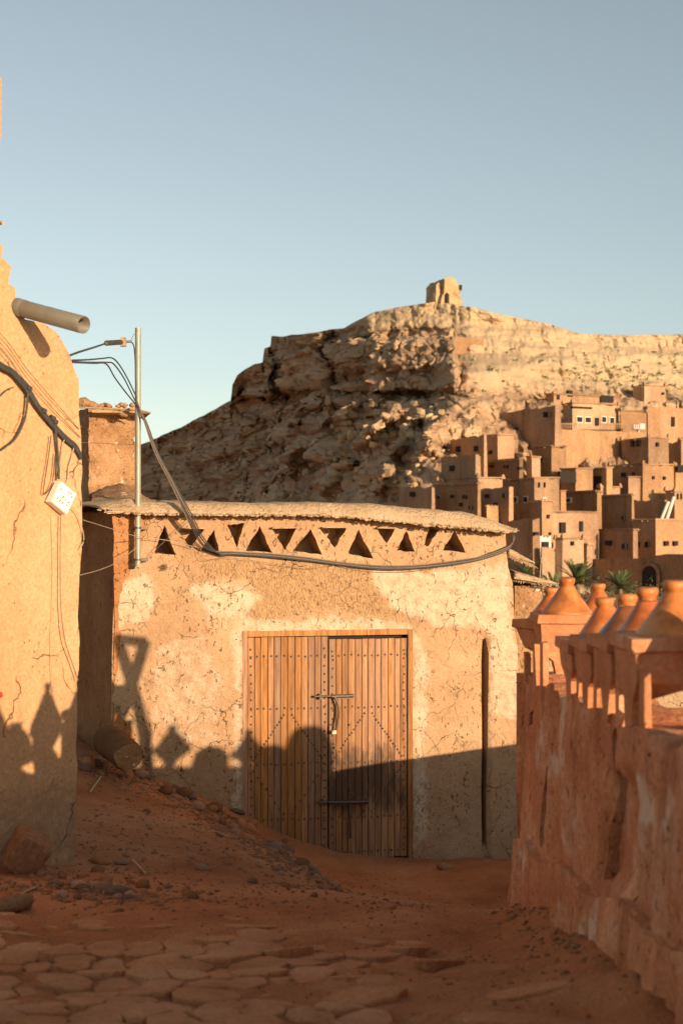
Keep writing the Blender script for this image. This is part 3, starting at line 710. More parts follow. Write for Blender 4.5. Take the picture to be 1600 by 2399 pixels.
# mud heap joining pier to roof
m = MB(); n = 30; rows = []
for i in range(n+1):
    t = i/n; x = 212 + t*190
    for j in range(13):
        q = j/12; zc = np.interp(x, [212, 240, 280, 310, 340, 400], [1135, 1122, 1112, 1126, 1146, 1160])
        base = 1175; y = base + (zc-base)*math.sin(math.pi*min(q*.62, 1))**.8
        rows.append(tuple(dat(x, y, 14.05 + 1.3*q)))
Pn = np.array(rows); Pn = Pn + np.stack([.03*fbm(Pn*8, 3, 71), .03*fbm(Pn*6, 3, 72), .035*fbm(Pn*9, 4, 73)], 1)
m.add(Pn.tolist(), [(i*13+j, (i+1)*13+j, (i+1)*13+j+1, i*13+j+1) for i in range(n) for j in range(12)], True)
m.build('mud_heap', M['rough'], house)

# ---------------------------------------------------------------- left house
YL = 9.0
lc = at(186, 1600, YL); A_L = math.atan2(.8, .6); PL = Plane((lc.x, lc.y), A_L)
lhouse = thing('mud_house', 'tall weathered orange mud house wall with crumbling stepped top, hung with cables', 'building', (lc.x, lc.y, -.45), A_L)
prof = [(172, 2060), (173, 1975), (176, 1800), (181, 1600), (185, 1400), (188, 1200), (189, 1070), (185, 1000), (178, 950), (181, 870), (168, 833), (150, 797), (126, 758), (100, 741), (60, 733), (40, 712), (38, 662), (22, 650), (28, 612), (6, 590), (9, 573), (-6, 540)]
pp = [PL.dpx(*q) for q in prof]
for (ds, dz) in ((-.06, .15), (-.25, .3), (-1.2, .35)): pp.append((pp[21][0]+ds, pp[21][1]+dz))
pp.append((pp[-1][0], -.9))
def ldisp(S, Z):
    p = np.stack([S, 0*S+9, Z], 1)
    top = sstep(.35, 0, -sd_poly(S, Z, pp))
    return .03*fbm(p*.9, 3, 41) + .010*fbm(p*4, 3, 42) + .003*fbm(p*15, 2, 43) + .02*top*fbm(p*6, 3, 45) 
mb, S_, Z_ = wall_mesh(PL, pp, [], .04, ldisp, .5)
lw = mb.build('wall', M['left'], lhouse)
pz = np.stack([S_*2.2, 0*S_, Z_*2.2], 1)
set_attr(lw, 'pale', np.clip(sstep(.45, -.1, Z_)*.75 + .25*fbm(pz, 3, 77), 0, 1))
# upper tower of the same house showing at the edge
tw = at(-60, 300, 9.6)
m = MB(); n = 30
for k, (u1, w_) in enumerate([(5, 0)]):
    pts = []
    zs = [180, 186, 215, 260, 300, 318, 332, 420, 500, 640]; us = [2, 4, 4.6, 4.0, 3.6, 3.2, 1.0, -6, -14, -20]
    poly = [at(u, v, 9.6) for u, v in zip(us, zs)] + [at(-160, 640, 9.6), at(-160, 176, 9.6)]
    nn = len(poly); m.add(poly + [q + Vector((-.5, .6, 0)) for q in poly], [tuple(range(nn)), tuple(range(nn, 2*nn))] + [(i, (i+1) % nn, nn+(i+1) % nn, nn+i) for i in range(nn)])
m.build('upper_storey', M['left'], lhouse)
m = MB(); m.tube([at(-80, 526, 9.2), at(8, 522, 9.0)], .012, 8); m.build('roof_beam', M['timber'], lhouse)

# drain pipe
pipe = thing('drain_pipe', 'grey plastic drain pipe sticking out of the tall orange wall', 'pipe', dat(42, 705, 8.5))
sp_, zp_ = PL.dpx(44, 706); p0 = PL.w(sp_, .15, zp_+.01); p1 = PL.w(sp_, 0, zp_); e = dat(193, 746, 8.30)
dirp = (e-p1).normalized()
def hollow(a, b, r, t, seg=26):
    m = MB(); d = (b-a).normalized(); s = d.cross(Vector((0, 0, 1))).normalized(); u = d.cross(s)
    R = [[q + s*math.cos(2*math.pi*k/seg)*rr + u*math.sin(2*math.pi*k/seg)*rr for k in range(seg)] for q, rr in ((a, r), (b, r), (b, r-t), (a, r-t))]
    m.add([x for q in R for x in q], [(i*seg+k, i*seg+(k+1) % seg, (i+1)*seg+(k+1) % seg, (i+1)*seg+k) for i in range(3) for k in range(seg)], False)
    for i in range(len(m.sm)): m.sm[i] = not (seg <= i < 2*seg)
    return m
hollow(p1 - dirp*.12, e, .052, .005).build('tube', M['pvc'], pipe)
hollow(p1 - dirp*.02, p1 + dirp*.055, .0555, .004).build('socket', M['pvc'], pipe)
m = MB(); m.tube([p1 + dirp*.02, p1 - dirp*.10], .046, 18); m.build('bore', M['dark'], pipe)

# junction box, tilted
jb = thing('junction_box', 'white plastic junction box with slotted face hanging askew on cables', 'junction box', PL.wpx(147, 1143, -.06))
tilt = math.radians(32)
jx = (PL.x*math.cos(tilt) - Vector((0, 0, 1))*math.sin(tilt)); jz = (PL.x*math.sin(tilt) + Vector((0, 0, 1))*math.cos(tilt))
jR = Matrix((jx, PL.y, jz)).transposed()
jc = PL.wpx(147, 1143, -.075)
BW, BH = .145, .15
m = MB(); m.box(jc + PL.y*.028, (BW, .05, BH), jR); m.build('case', M['box'], jb)
m = MB(); m.box(jc, (BW*.97, .012, BH*.97), jR); m.build('cover', M['box'], jb)
for (a, b) in [(-.045, -.03), (-.02, -.035), (.005, -.035), (-.01, .0), (-.05, .03), (.04, -.03), (.045, -.005), (.01, .045), (.03, .05), (.045, .035)]:
    m = MB(); m.box(jc + jx*a + jz*b - PL.y*.0065, (.006, .004, .016), jR @ Matrix.Rotation(.4, 3, 'Y')); m.build('slot', M['dark'], jb)
# small red and green rag
rag = MB()
for i in range(3): rag.box(PL.wpx(2+i*2, 1592+i*3, -.02), (.012, .01, .016), jR, jit=.004)
tag(rag.build('cloth_scrap', M['red'], base=PL.wpx(3, 1600, -.02)), 'tiny red scrap of cloth pinned to the tall orange wall', 'cloth')

# ---------------------------------------------------------------- cables
def cable(name, pts, r, mat, label, n=7, cat='cable', group=None, seg=6):
    m = MB(); m.tube(spline(pts, n), r, seg); return tag(m.build(name, mat, base=tuple(pts[0])), label, cat, group)
L_ = lambda x, y, o=-.035: PL.wpx(x, y, o)
for k, (dy, r) in enumerate([(0, .0085), (4.5, .0075), (9, .009)]):
    cable('power_cable', [L_(-260, 690+dy), L_(-120, 748+dy), L_(0, 832+dy), L_(30, 850+dy), L_(62, 884+dy+2*k), L_(90, 930+dy), L_(115, 962+dy), L_(150, 1000+dy), L_(175, 1022+dy), L_(187, 1045+dy, -.03)], r, M['cable'], 'thick black cable in the bundle sagging across the tall orange wall', group='black cables across the tall wall')
for k, (y0, y1, x1) in enumerate([(764, 985, 182), (786, 1005, 186), (800, 1045, 188)]):
    cable('thin_wire', [L_(-200, y0-190), L_(0, y0), L_(60, y0+(y1-y0)*.36, -.03), L_(120, y0+(y1-y0)*.68, -.03), L_(x1, y1, -.02)], .0026, M['wire'], 'thin brown wire stretched slantwise down the tall orange wall', group='thin wires on the tall wall')
cable('cable_loop', [L_(65, 885), L_(64, 920), L_(58, 960), L_(40, 1000), L_(18, 1022), L_(-14, 1034), L_(-90, 1000), L_(-140, 900), L_(-150, 740)], .0075, M['cable'], 'black cable looping down and left from the bundle knot')
cable('cable_loop', [L_(-14, 925), L_(6, 905), L_(20, 893), L_(32, 890)], .004, M['cable'], 'short thin black cable end curling by the wall edge')
cable('cable_drop', [L_(124, 965), L_(130, 1000), L_(134, 1050), L_(136, 1100, -.05)], .0075, M['cable'], 'black cable dropping from the bundle into the white junction box')
cable('cable_drop', [L_(138, 1100, -.05), L_(142, 1050), L_(148, 1010), L_(160, 1006), L_(170, 1030), L_(160, 1070), L_(158, 1100)], .004, M['cable2'], 'pale looped cable standing above the white junction box')
cable('cable_drop', [L_(118, 1000), L_(112, 1050), L_(104, 1100), L_(101, 1135), L_(120, 1110), L_(128, 1040)], .0035, M['cable'], 'thin dark cable hanging in a narrow loop beside the junction box')
cable('cable_drop', [L_(140, 1182), L_(139, 1300), L_(141, 1400), L_(150, 1470), L_(166, 1520), L_(180, 1562)], .0032, M['wire'], 'thin dark wire trailing from the junction box to the wall corner')
cable('cable_drop', [L_(118, 1185, -.01), L_(122, 1320, -.01), L_(120, 1450, -.01), L_(119, 1560, -.012), L_(124, 1588, -.015), L_(127, 1575, -.02)], .0018, M['cable2'], 'fine pale wire hanging down the tall wall with a hooked end')
cable('cable_drop', [L_(160, 1160), L_(178, 1180), L_(190, 1215), L_(193, 1240), L_(184, 1262)], .003, M['cable2'], 'pale wire curling round the corner of the tall wall')
for k in range(4):
    m = MB(); c = L_([66, 100, 121, 126][k], [893, 945, 962, 970][k], -.035); m.tube([c + PL.x*.016, c - PL.x*.016 + Vector((0, 0, .01))], .019, 8)
    tag(m.build('cable_tie', M['cable'], base=tuple(c)), 'black tape binding the cable bundle on the tall wall', 'tape', 'tape bindings on the cable bundle')
# spans from the wall top to the pole
def sp3(*q): return [dat(*a) for a in q]
YW = 13.3
tp = pole_p(760)
cable('span_cable', sp3((135, 826, 8.95), (180, 809, 9.6), (215, 798, 10.8), (242, 789, 12.0)) , .0075, M['cable'], 'black cable from the tall wall to the strain clamp')
cl = thing('strain_clamp', 'ribbed black and brass strain clamp wired to the pole top', 'clamp', dat(268, 787, 12.8))
ca_, cb_ = dat(243, 788, 12.2), dat(301, 784, 13.2)
m = MB(); m.tube([ca_, cb_], .012, 8); m.build('body', M['lockm'], cl)
for i in range(9):
    m = MB(); q = ca_.lerp(cb_, .04+i*.065); d = (cb_-ca_).normalized(); m.tube([q - d*.008, q + d*.008], .024, 10); m.build('rib', M['cable'], cl)
m = MB(); q = ca_.lerp(cb_, .68); m.box(q, (.05, .05, .08)); m.build('block', M['timber'], cl)
cable('tie_wire', [cb_, dat(306, 772, 13.3), pole_p(757)], .003, M['wire'], 'fine tie wire from the strain clamp to the pole top')
cable('span_cable', [cb_, dat(308, 795, 13.25), dat(311, 830, YW), dat(312, 880, YW), dat(315, 925, YW-.03), dat(330, 965, 13.3)], .006, M['cable'], 'black cable running down the pole from the strain clamp')
spans = [[(140, 828, 9.05), (200, 826, 10.5), (235, 823, 11.8), (258, 822, 12.4), (275, 838, 12.8), (295, 872, 13.1), (314, 912, 13.25)],
         [(140, 830, 9.05), (210, 832, 10.8), (245, 832, 12.0), (262, 836, 12.4), (285, 868, 12.9), (305, 908, 13.2), (316, 930, 13.25)],
         [(140, 831, 9.05), (215, 834, 10.8), (245, 836, 12.0), (265, 868, 12.5), (292, 904, 13.0), (318, 935, 13.25)]]
lab = ['uppermost black span cable bowing over before the pole', 'middle black span cable bowing down to the pole', 'lowest black span cable dropping straight to the pole']
for s_, l_ in zip(spans, lab): cable('span_cable', sp3(*s_), .0065, M['cable'], l_)
F_ = lambda x, y, o=-.06: PF.wpx(x, y, o)
for k in range(6):
    j = lambda a=3.: rng.uniform(-a, a)
    e = (k-2.5)
    cable('wall_cable', [PF.wpx(316+e*.5, 925+e*3, -.15), PF.wpx(335+e, 970, -.20), PF.wpx(360+e*1.5, 1040, -.24), PF.wpx(398+e*2, 1112, -.26), PF.wpx(432+e*3, 1180+j(), -.24), PF.wpx(462+e*3, 1240+j(), -.12), F_(495+e*5, 1268+e*2), F_(540, 1270+e*1.2), F_(620+j(), 1275+e*1.4), F_(700, 1283+e*1.5), F_(790, 1295+e*1.2), F_(880, 1303+e*1.6), F_(960, 1301+e*1.4), F_(1050, 1291+e*1.8), F_(1110, 1280+e*1.5), F_(1160, 1262+e*1.5, -.05), F_(1174+abs(e), 1248+e, .04), F_(1180+e*1.2, 1232, .12), F_(1174, 1222, .2)],
          .0055, M['cable'] if k % 3 else M['wire'], 'black cable of the bundle swagged from the pole along the storehouse wall', 6, group='swagged cables on the storehouse')
cable('loose_wire', [F_(462, 1258), F_(470, 1285), F_(520, 1280), F_(600, 1290), F_(700, 1306, -.03), F_(760, 1298, -.03)], .0022, M['wire'], 'thin loose wire sagging under the cable bundle towards a wall hook')
cable('loose_wire', [F_(770, 1298, -.03), F_(850, 1312, -.03), F_(940, 1312, -.03), F_(1010, 1302, -.04)], .0022, M['wire'], 'thin loose wire sagging under the bundle beyond the wall hook')
cable('loose_wire', [dat(192, 1194, 9.6), dat(250, 1212, 11.5), dat(317, 1232, 13.3), F_(380, 1240), F_(450, 1256)], .003, M['cable2'], 'pale wire strung from the tall wall past the pole brackets')
cable('loose_wire', [dat(186, 1320, 9.4), dat(230, 1308, 11.2), dat(270, 1290, 12.6), F_(316, 1255, -.14), F_(345, 1225, -.05)], .003, M['cable2'], 'pale wire dipping from the tall wall up to the lower pole bracket')
cable('loose_wire', [F_(340, 1285, -.04), F_(365, 1255, -.04), F_(400, 1225, -.04), F_(440, 1190, -.06)], .0022, M['wire'], 'thin wire slanting across the first triangle vent')
cable('loose_wire', [dat(188, 1016, 9.5), dat(240, 1018, 12), dat(318, 1022, 13.3)], .0025, M['wire'], 'thin level wire crossing in front of the mud pier')
m = MB(); q = F_(763, 1298, -.02); m.tube([q + PF.y*.03, q - PF.y*.03], .006, 6); m.tube([q - PF.x*.04 - Vector((0, 0, .012)), q + PF.x*.03], .003, 5); tag(m.build('wall_hook', M['iron'], base=tuple(q)), 'small iron hook in the wall holding the cable bundle', 'hook')

# ---------------------------------------------------------------- neighbour wall right of the storehouse
nb = thing('ruined_wall', 'ruined stone and mud wall with a reed eave beyond the storehouse corner', 'wall', at(1240, 1900, 15.2))
rough_block(1205, 1272, 1372, 1990, 15.2, 1.2, math.radians(6), 83, .035, M['rough'], 'masonry', nb, (24, 16, 70))
def eave(name, parent, x0, y0, x1, y1, Y, th, dep, seed):
    a = dat(x0, y0, Y); b = dat(x1, y1, Y); n = 26; m = MB(); rows = []
    for i in range(n+1):
        t = i/n; p = a.lerp(b, t); w = th*(1-.75*t)
        rows.append([p + Vector((0, y, z)) for y, z in ((-.02, -w*.5), (-.08, -w*.1), (-.02, w*.55), (dep*.6, w*.7), (dep, w*.4), (dep, -w*.4))])
    p = np.array([[tuple(q) for q in r] for r in rows]).reshape(-1, 3); p = p + np.stack([.012*fbm(p*9, 3, seed), .02*fbm(p*9, 3, seed+1), .014*fbm(p*14, 3, seed+2)], 1)
    m.add(p.tolist(), [(i*6+j, i*6+(j+1) % 6, (i+1)*6+(j+1) % 6, (i+1)*6+j) for i in range(n) for j in range(6)] + [tuple(range(6)), tuple(range(n*6, n*6+6))], True)
    e_ = m.build(name, M['roof'], parent); f = MB()
    for i in range(60):
        q = a.lerp(b, rng.random()) + Vector((0, -.05, -th*.3)); d = Vector((rng.uniform(-.3, .8), -.4, rng.uniform(-.6, .1))).normalized(); f.tube([q - d*.04, q + d*rng.uniform(.02, .06)], rng.uniform(.003, .006), 4)
    fo = f.build('reed_fringe', M['reed'], e_); fo['kind'] = 'stuff'
eave('eave', house, 1166, 1270, 1224, 1292, 14.9, .10, .9, 91)
eave('coping', nb, 1180, 1322, 1277, 1340, 15.1, .085, 1.0, 95)
m = MB(); m.tube([dat(1180, 1327, 14.98), dat(1238, 1336, 14.98)], .010, 6); m.build('cane', M['reed'], nb)
m = MB(); m.tube(spline([dat(1242, 1280, 15.1), dat(1240, 1305, 15.1), dat(1238, 1335, 15.1)], 4), .004, 5); m.tube(spline([dat(1242, 1288, 15.1), dat(1250, 1308, 15.1), dat(1260, 1340, 15.1)], 4), .004, 5); tag(m.build('bent_wire', M['cable2'], base=tuple(dat(1240, 1338, 15.1))), 'two bent wires standing up from the ruined wall coping', 'wire')

# ---------------------------------------------------------------- parapet with tagines along the street
PR = Plane((1.02, 7.9), math.atan2(-1, .01))          # s grows towards the camera, y points away from the street
zslab = lambda s: 1.28 - .088*(2.7 - s)
zbase = lambda s: float(np.interp(7.9-s, [3, 5.2, 6.5, 7.8], [1.06, .95, .91, .85]))
parapet = thing('street_parapet', 'reddish mud parapet along the street, topped with wedge brackets carrying clay tagines', 'parapet', (1.02, 7.9, -.46), PR.ang)
RP = [(1425, 1800), (1500, 1830), (1505, 2105), (1428, 2060)]
def rpix(S, Z):
    q = np.array(PR.p0)[None] + S[:, None]*np.array(PR.x); Yv = np.maximum(q[:, 1], .5)
    return UC + FPX*q[:, 0]/Yv, HOR - FPX*(Z-EYE)/Yv
def rdisp(S, Z):
    p = np.stack([S, 0*S+20, Z], 1); u, v = rpix(S, Z); top = .93 + .06*(S-2)
    d = .03*fbm(p*np.array([3, 1, .8]), 3, 101) + .018*fbm(p*np.array([9, 1, 2.]), 3, 102) + .008*fbm(p*25, 2, 103)
    d += -.05*(top-Z)*.9
    sl_ = .3*np.sin(S*7.3)*0
    d += .05*sstep(6, -10, sd_poly(u, v, RP) + 6*fbm(p*8, 2, 105))
    d += -.03*np.exp(-((u-1352)/16)**2)*sstep(1650, 1750, v)*sstep(2050, 1950, v)
    d += .02*sstep(.0, .12, np.abs(((S+.1) % .86)-.43)-.3)*fbm(p*4, 2, 107)
    return d
SEND = 9.0
out = [(0, -.95), (SEND, -.6), (SEND, zbase(SEND))] + [(s, zbase(s) + .02*math.sin(s*9) + rng.uniform(-.012, .012)) for s in np.arange(SEND-.3, .1, -.07)] + [(.0, zbase(0)+.02)]
def pxs(*q): return [PR.px(*a) for a in q]
crk = [(pxs((1280, 1985), (1277, 1900), (1281, 1830), (1287, 1790), (1291, 1800), (1289, 1870), (1286, 1985)), .10),
       (pxs((1240, 1702), (1241, 1672), (1246, 1664), (1246, 1696)), .08), (pxs((1424, 2060), (1426, 1900), (1428, 1720), (1434, 1700), (1437, 1800), (1434, 1960), (1432, 2064)), .10),
       (pxs((1490, 2140), (1493, 2080), (1498, 2086), (1498, 2140)), .08)]
mb, S_, Z_ = wall_mesh(PR, out, crk, .045, rdisp, .34)
mb.build('base_wall', M['parapet'], parapet)
# plinth
plz = lambda s: .326 - .1276*(2.93 - s)
out = [(-.05, -.95), (SEND, -.6), (SEND, plz(SEND))] + [(s, plz(s) + .03*math.sin(s*5)) for s in np.arange(SEND-.2, .0, -.15)] + [(-.05, plz(0)-.01)]
def pdisp(S, Z):
    p = np.stack([S, 0*S+30, Z], 1)
    return -.065 + .03*fbm(p*np.array([7, 1, 1.4]), 3, 111) + .025*fbm(p*np.array([22, 1, 5]), 3, 112) - .05*(plz(S)-Z)
mb, S_, Z_ = wall_mesh(PR, out, [], .05, pdisp, .06)
mb.build('plinth', M['parapet'], parapet)
def bracket(pl, parent, s, zt_, zb_, w=.2, y0=-.03, y1=.34, name='bracket', wb=.05, yb=.026, body=.16, tap=.72):
    """slab on an inverted pyramid that thins to a narrow foot on the street edge"""
    H = zt_ - zb_
    lay = [(0, w, y0, y1), (.045, w*1.01, y0-.005, y1+.005), (.055, w*.92, y0+.015, y1-.02), (min(body, .5*H), w*.86, y0+.02, y1-.10), (tap*H, wb*1.5, y0+.03, yb+.012), (H+.03, wb, y0+.03, yb)]
    V = []; n = 16
    for dz, ww, a, b in lay:
        for k in range(4):
            c0, c1 = [((-ww, a), (ww, a)), ((ww, a), (ww, b)), ((ww, b), (-ww, b)), ((-ww, b), (-ww, a))][k]
            for j in range(4): V.append(tuple(pl.w(s + c0[0]+(c1[0]-c0[0])*j/4, c0[1]+(c1[1]-c0[1])*j/4, zt_-dz)))
    V = np.array(V); V = V + np.stack([.009*fbm(V*7, 3, 121), .009*fbm(V*7, 3, 122), .007*fbm(V*9, 3, 123)], 1)
    m = MB(); L = len(lay)
    m.add(V.tolist(), [(k*n+i, k*n+(i+1) % n, (k+1)*n+(i+1) % n, (k+1)*n+i) for k in range(L-1) for i in range(n)] + [tuple(range(n)), tuple(range((L-1)*n, L*n))])
    return m.build(name, M['bracket'], parent)
units = [7.9-5.2+.43*k for k in range(-3, 1)]
for i, s in enumerate(units):
    if s < .75: continue
    bracket(PR, parapet, s, zslab(s), zbase(s))
    m = MB(); sp = s+.215; hh = .62*(zslab(sp)-zbase(sp))
    m.box(PR.w(sp, .012, zbase(sp)+hh/2-.02), (.085, .022, hh+.04), Matrix.Rotation(PR.ang, 3, 'Z'), jit=.006); m.build('post', M['bracket'], parapet)
# raised corner bracket and the far end
bracket(PR, parapet, .14, 1.215, zbase(.1), .16, .03, .40, 'corner_bracket', .06, .08, .10, .6)
for s, h in ((.36, .22), (.60, .24), (.0, .16)):
    m = MB(); m.box(PR.w(s, .012, zbase(s)+h/2-.02), (.085, .03, h), Matrix.Rotation(PR.ang, 3, 'Z'), jit=.006); m.build('post', M['bracket'], parapet)
PQ = Plane((1.12, 8.0), math.radians(20))
rw, _, _ = wall_mesh(PQ, [(0, -1.6), (.68, -1.6), (.68, .84), (0, .84)], [], .08, lambda S, Z: .02*fbm(np.stack([S*4, 0*S, Z*4], 1), 3, 131), .3)
rw.build('return_wall', M['parapet'], parapet)
bracket(PQ, parapet, .16, 1.155, .84, .19, -.02, .3); bracket(PQ, parapet, .50, 1.175, .84, .17, -.02, .3)

LID = [(.134, 0), (.138, .006), (.137, .016), (.128, .024), (.112, .046), (.092, .074), (.072, .102), (.055, .128), (.045, .146), (.040, .156)]
KNB = [(.036, .150), (.036, .162), (.042, .170), (.045, .184), (.043, .196), (.036, .201), (.022, .196), (.008, .193)]
def tagine(loc, label, mat, k=1.0, group='clay tagine lids along the street parapet', kmat=None, wid=1.0):
    t = thing('tagine_lid', label, 'tagine', loc, rng.uniform(0, 6), group)
    tx, ty = rng.uniform(-.02, .02), rng.uniform(-.02, .02)
    m = MB(); m.lathe([(r*k*wid, z*k-.006) for r, z in LID], loc, 40, rng.uniform(.008, .02))
    vv = np.array(m.v); cc = np.array(loc); d_ = vv-cc; d_[:, 2] *= rng.uniform(.93, 1.06); vv = cc + d_*(1 + .022*fbm(vv*9 + rng.uniform(0, 50), 3, 401))[:, None]; m.v = [tuple(q) for q in vv]; m.build('cone', mat, t)
    m = MB(); m.lathe([(r*k*wid*(.6 if wid < 1 else 1), z*k-.006) for r, z in KNB], loc, 24); m.build('knob', kmat or M['clay2'], t)
    t.rotation_euler = (rng.uniform(-.035, .035), rng.uniform(-.035, .035), t.rotation_euler[2])
    return t
def dome(loc, label, k=1.0, group='round clay bowls on the parapets', h=1.0):
    t = thing('clay_bowl', label, 'bowl', loc, 0, group)
    m = MB(); m.lathe([(.135*k*math.cos(a), .20*k*h*math.sin(a)-.006) for a in np.linspace(0, 1.45, 10)], loc, 32); m.build('bowl', M['clay2'], t)
    m = MB(); m.lathe([(.05*k, .19*k*h), (.052*k, .212*k*h), (.03*k, .216*k*h)], loc, 20); m.build('foot_ring', M['clay2'], t)
def onrun(s, y=.17): return PR.w(s, y, zslab(s))
lab = {3: 'bright orange red clay tagine lid third along from the corner slab', 2: 'dark streaked brown clay tagine lid second along from the corner slab', 1: 'slim red clay tagine lid just before the corner slab', 4: 'amber brown clay tagine lid fourth along from the corner slab'}
vis = [(7.9-6.5, lab[1], 'clay', .98), (7.9-6.03, lab[2], 'clay3', .96), (7.9-5.62, lab[3], 'clay', 1.0), (7.9-5.2, lab[4], 'clay2', 1.02)]
for s, l, mt, k in vis: tagine(onrun(s), l, M[mt], k, kmat=M['clay2'] if mt != 'clay3' else M['clay2'])
tagine(PR.w(.12, .21, 1.215), 'broad pale orange clay tagine lid on the raised corner slab', M['clay2'], 1.0, kmat=M['clay'])
tagine(PQ.w(.13, .13, 1.155), 'small orange clay tagine lid half hidden behind the broad corner one', M['clay'], .95)
tagine(PQ.w(.44, .13, 1.175), 'small red clay tagine lid on the return wall beyond the corner', M['clay'], .95)
def back_run(x, y):
    """where sunlight that grazes a display pixel of the tall wall crossed the line of the parapet"""
    a, z = PL.dpx(x, y); q = PL.w(a, 0, z); k = (1.33 - q.x)/SUN_T; return 7.9 - (q.y - k), z + SUN_E*k
for x, y, kd in [(180, 1560, 't'), (103, 1566, 't'), (30, 1662, 'd'), (-28, 1572, 't'), (-95, 1660, 'd'), (-160, 1570, 't')]:
    s, z = back_run(x, y); h = .27 if kd == 't' else .2
    bracket(PR, parapet, s, z-h, zbase(s), .13, .22, .37, wb=.08, yb=.33)
    if kd == 't': tagine(PR.w(s, .30, z-h), 'tall slim clay tagine lid on the near stretch of the street parapet', M['clay'], 1.35, wid=.68)
    else: dome(PR.w(s, .30, z-h), 'upturned round clay bowl on the street parapet', .95)

# raised terrace behind the parapet
tx = np.arange(1.2, 10.01, .2); rows = []; nj = 60
for x in tx:
    ye = np.interp(x, [1.2, 1.6, 2.4, 10], [7.95, 8.4, 10.5, 10.5]); crest = np.interp(x, [1.2, 2.4, 4.6, 10], [-.1, -.02, .28, .5])
    ys = np.linspace(-5, ye, nj); zz = -.06 + (crest+.06)*sstep(ye-1.5, ye-.1, ys) + .012*fbm(np.stack([0*ys+x, ys, 0*ys], 1)*2, 3, 141)
    rows.append([(x, y, z) for y, z in zip(ys, zz)] + [(x, ye+.08, zz[-1]-.1), (x, ye+.15, -1.0), (x, ye+.3, -2.4)])
k = len(rows[0]); m = MB(); m.add([p for r in rows for p in r], [(i*k+j, (i+1)*k+j, (i+1)*k+j+1, i*k+j+1) for i in range(len(rows)-1) for j in range(k-1)], True)
m.add([p for p in rows[0]] + [(p[0], p[1], -2.4) for p in rows[0]], [(j, j+1, k+j+1, k+j) for j in range(k-1)])
tag(m.build('terrace', M['dirt']), kind='structure')

# unseen second parapet, put beside the frame so its silhouette shades the storehouse wall
YT = 4.8
def back(x, y, Ys=YT):
    a, z = PF.dpx(x, y); q = PF.w(a, 0, z); k = q.y - Ys; return q.x + SUN_T*k, z + SUN_E*k
xb, zbse = back(470, 1762)
tpar = thing('shadow_parapet', 'unseen mud parapet with clay lids and bowls, placed to cast their shadows', 'parapet', (4.5, YT, 0))
PT = Plane((0, YT), 0)
xe = back(744, 1700)[0]
tw_, _, _ = wall_mesh(PT, [(2.7, -.2), (xe, -.2), (xe, zbse), (2.7, zbse-.05)], [], .09, lambda S, Z: .02*fbm(np.stack([S*3, 0*S, Z*3], 1), 3, 151), .16)
tw_.build('base_wall', M['parapet'], tpar)
for x, y, kind, k in [(383, 1668, 't', 1.05), (470, 1716, 'd', 1.1), (560, 1678, 't', 1.05), (612, 1712, 'd', 1.05), (700, 1668, 'D', 1.5)]:
    sx, sz = back(x, y); 
    if kind == 't':
        zt_ = sz-.2*k; bracket(PT, tpar, sx, zt_, zbse, .16, .0, .15); tagine((sx, YT+.08, zt_), 'orange clay tagine lid on the unseen shadow casting parapet', M['clay'], k, 'clay lids on the unseen shadow casting parapet')
    else:
        hh = sz - zbse; t = thing('clay_bowl', 'upturned round clay bowl on the unseen shadow casting parapet' if kind == 'd' else 'large upturned clay bowl at the end of the unseen shadow casting parapet', 'bowl', (sx, YT+.08, zbse), 0, 'round clay bowls on the parapets' if kind == 'd' else None)
        R_ = .17 if kind == 'd' else .235
        m = MB(); m.lathe([(R_*math.cos(a)**.6, hh*math.sin(a)-.01) for a in np.linspace(0, 1.5, 12)], (sx, YT+.08, zbse), 32); m.build('bowl', M['clay2'], t)
# crossed frame invented out of view to cast the X shadow on the wall
YX = 6.5
lx = thing('x_shadow_caster', 'unseen hourglass shaped frame on a pillar, made up to cast the crossed shadow', 'post', (3.0, YX, -.06))
def bx(x, y): a = back(x, y, YX); return Vector((a[0], YX, a[1]))
def bar(x0, y0, x1, y1, w, name):
    a, b = bx(x0, y0), bx(x1, y1); d = (b-a); rot = Matrix.Rotation(-math.atan2(d.z, d.x), 3, 'Y'); m = MB(); m.box((a+b)/2, (d.length, .05, w), rot); m.build(name, M['timber'], lx)
bar(266, 1466, 336, 1474, .085, 'rail'); bar(271, 1465, 337, 1690, .095, 'brace'); bar(335, 1470, 265, 1690, .095, 'brace'); bar(334, 1680, 341, 1775, .085, 'brace'); bar(262, 1680, 254, 1775, .085, 'brace'); bar(300, 1545, 300, 1606, .11, 'brace')
a = bx(250, 1765); b = bx(344, 1765); m = MB(); m.box(((a.x+b.x)/2, YX, (a.z-.15)/2), (b.x-a.x+.1, .25, a.z+.15)); m.build('pillar', M['parapet'], lx)

# sunlit garden wall past the storehouse, seen through the parapet gaps
gw = thing('garden_wall', 'low sunlit cream mud wall beyond the parapet gaps', 'wall', at(1420, 1900, 16.2))
rough_block(1268, 1720, 1535, 2000, 16.2, .35, math.radians(2), 161, .03, M['roof'], 'masonry', gw, (60, 6, 30))

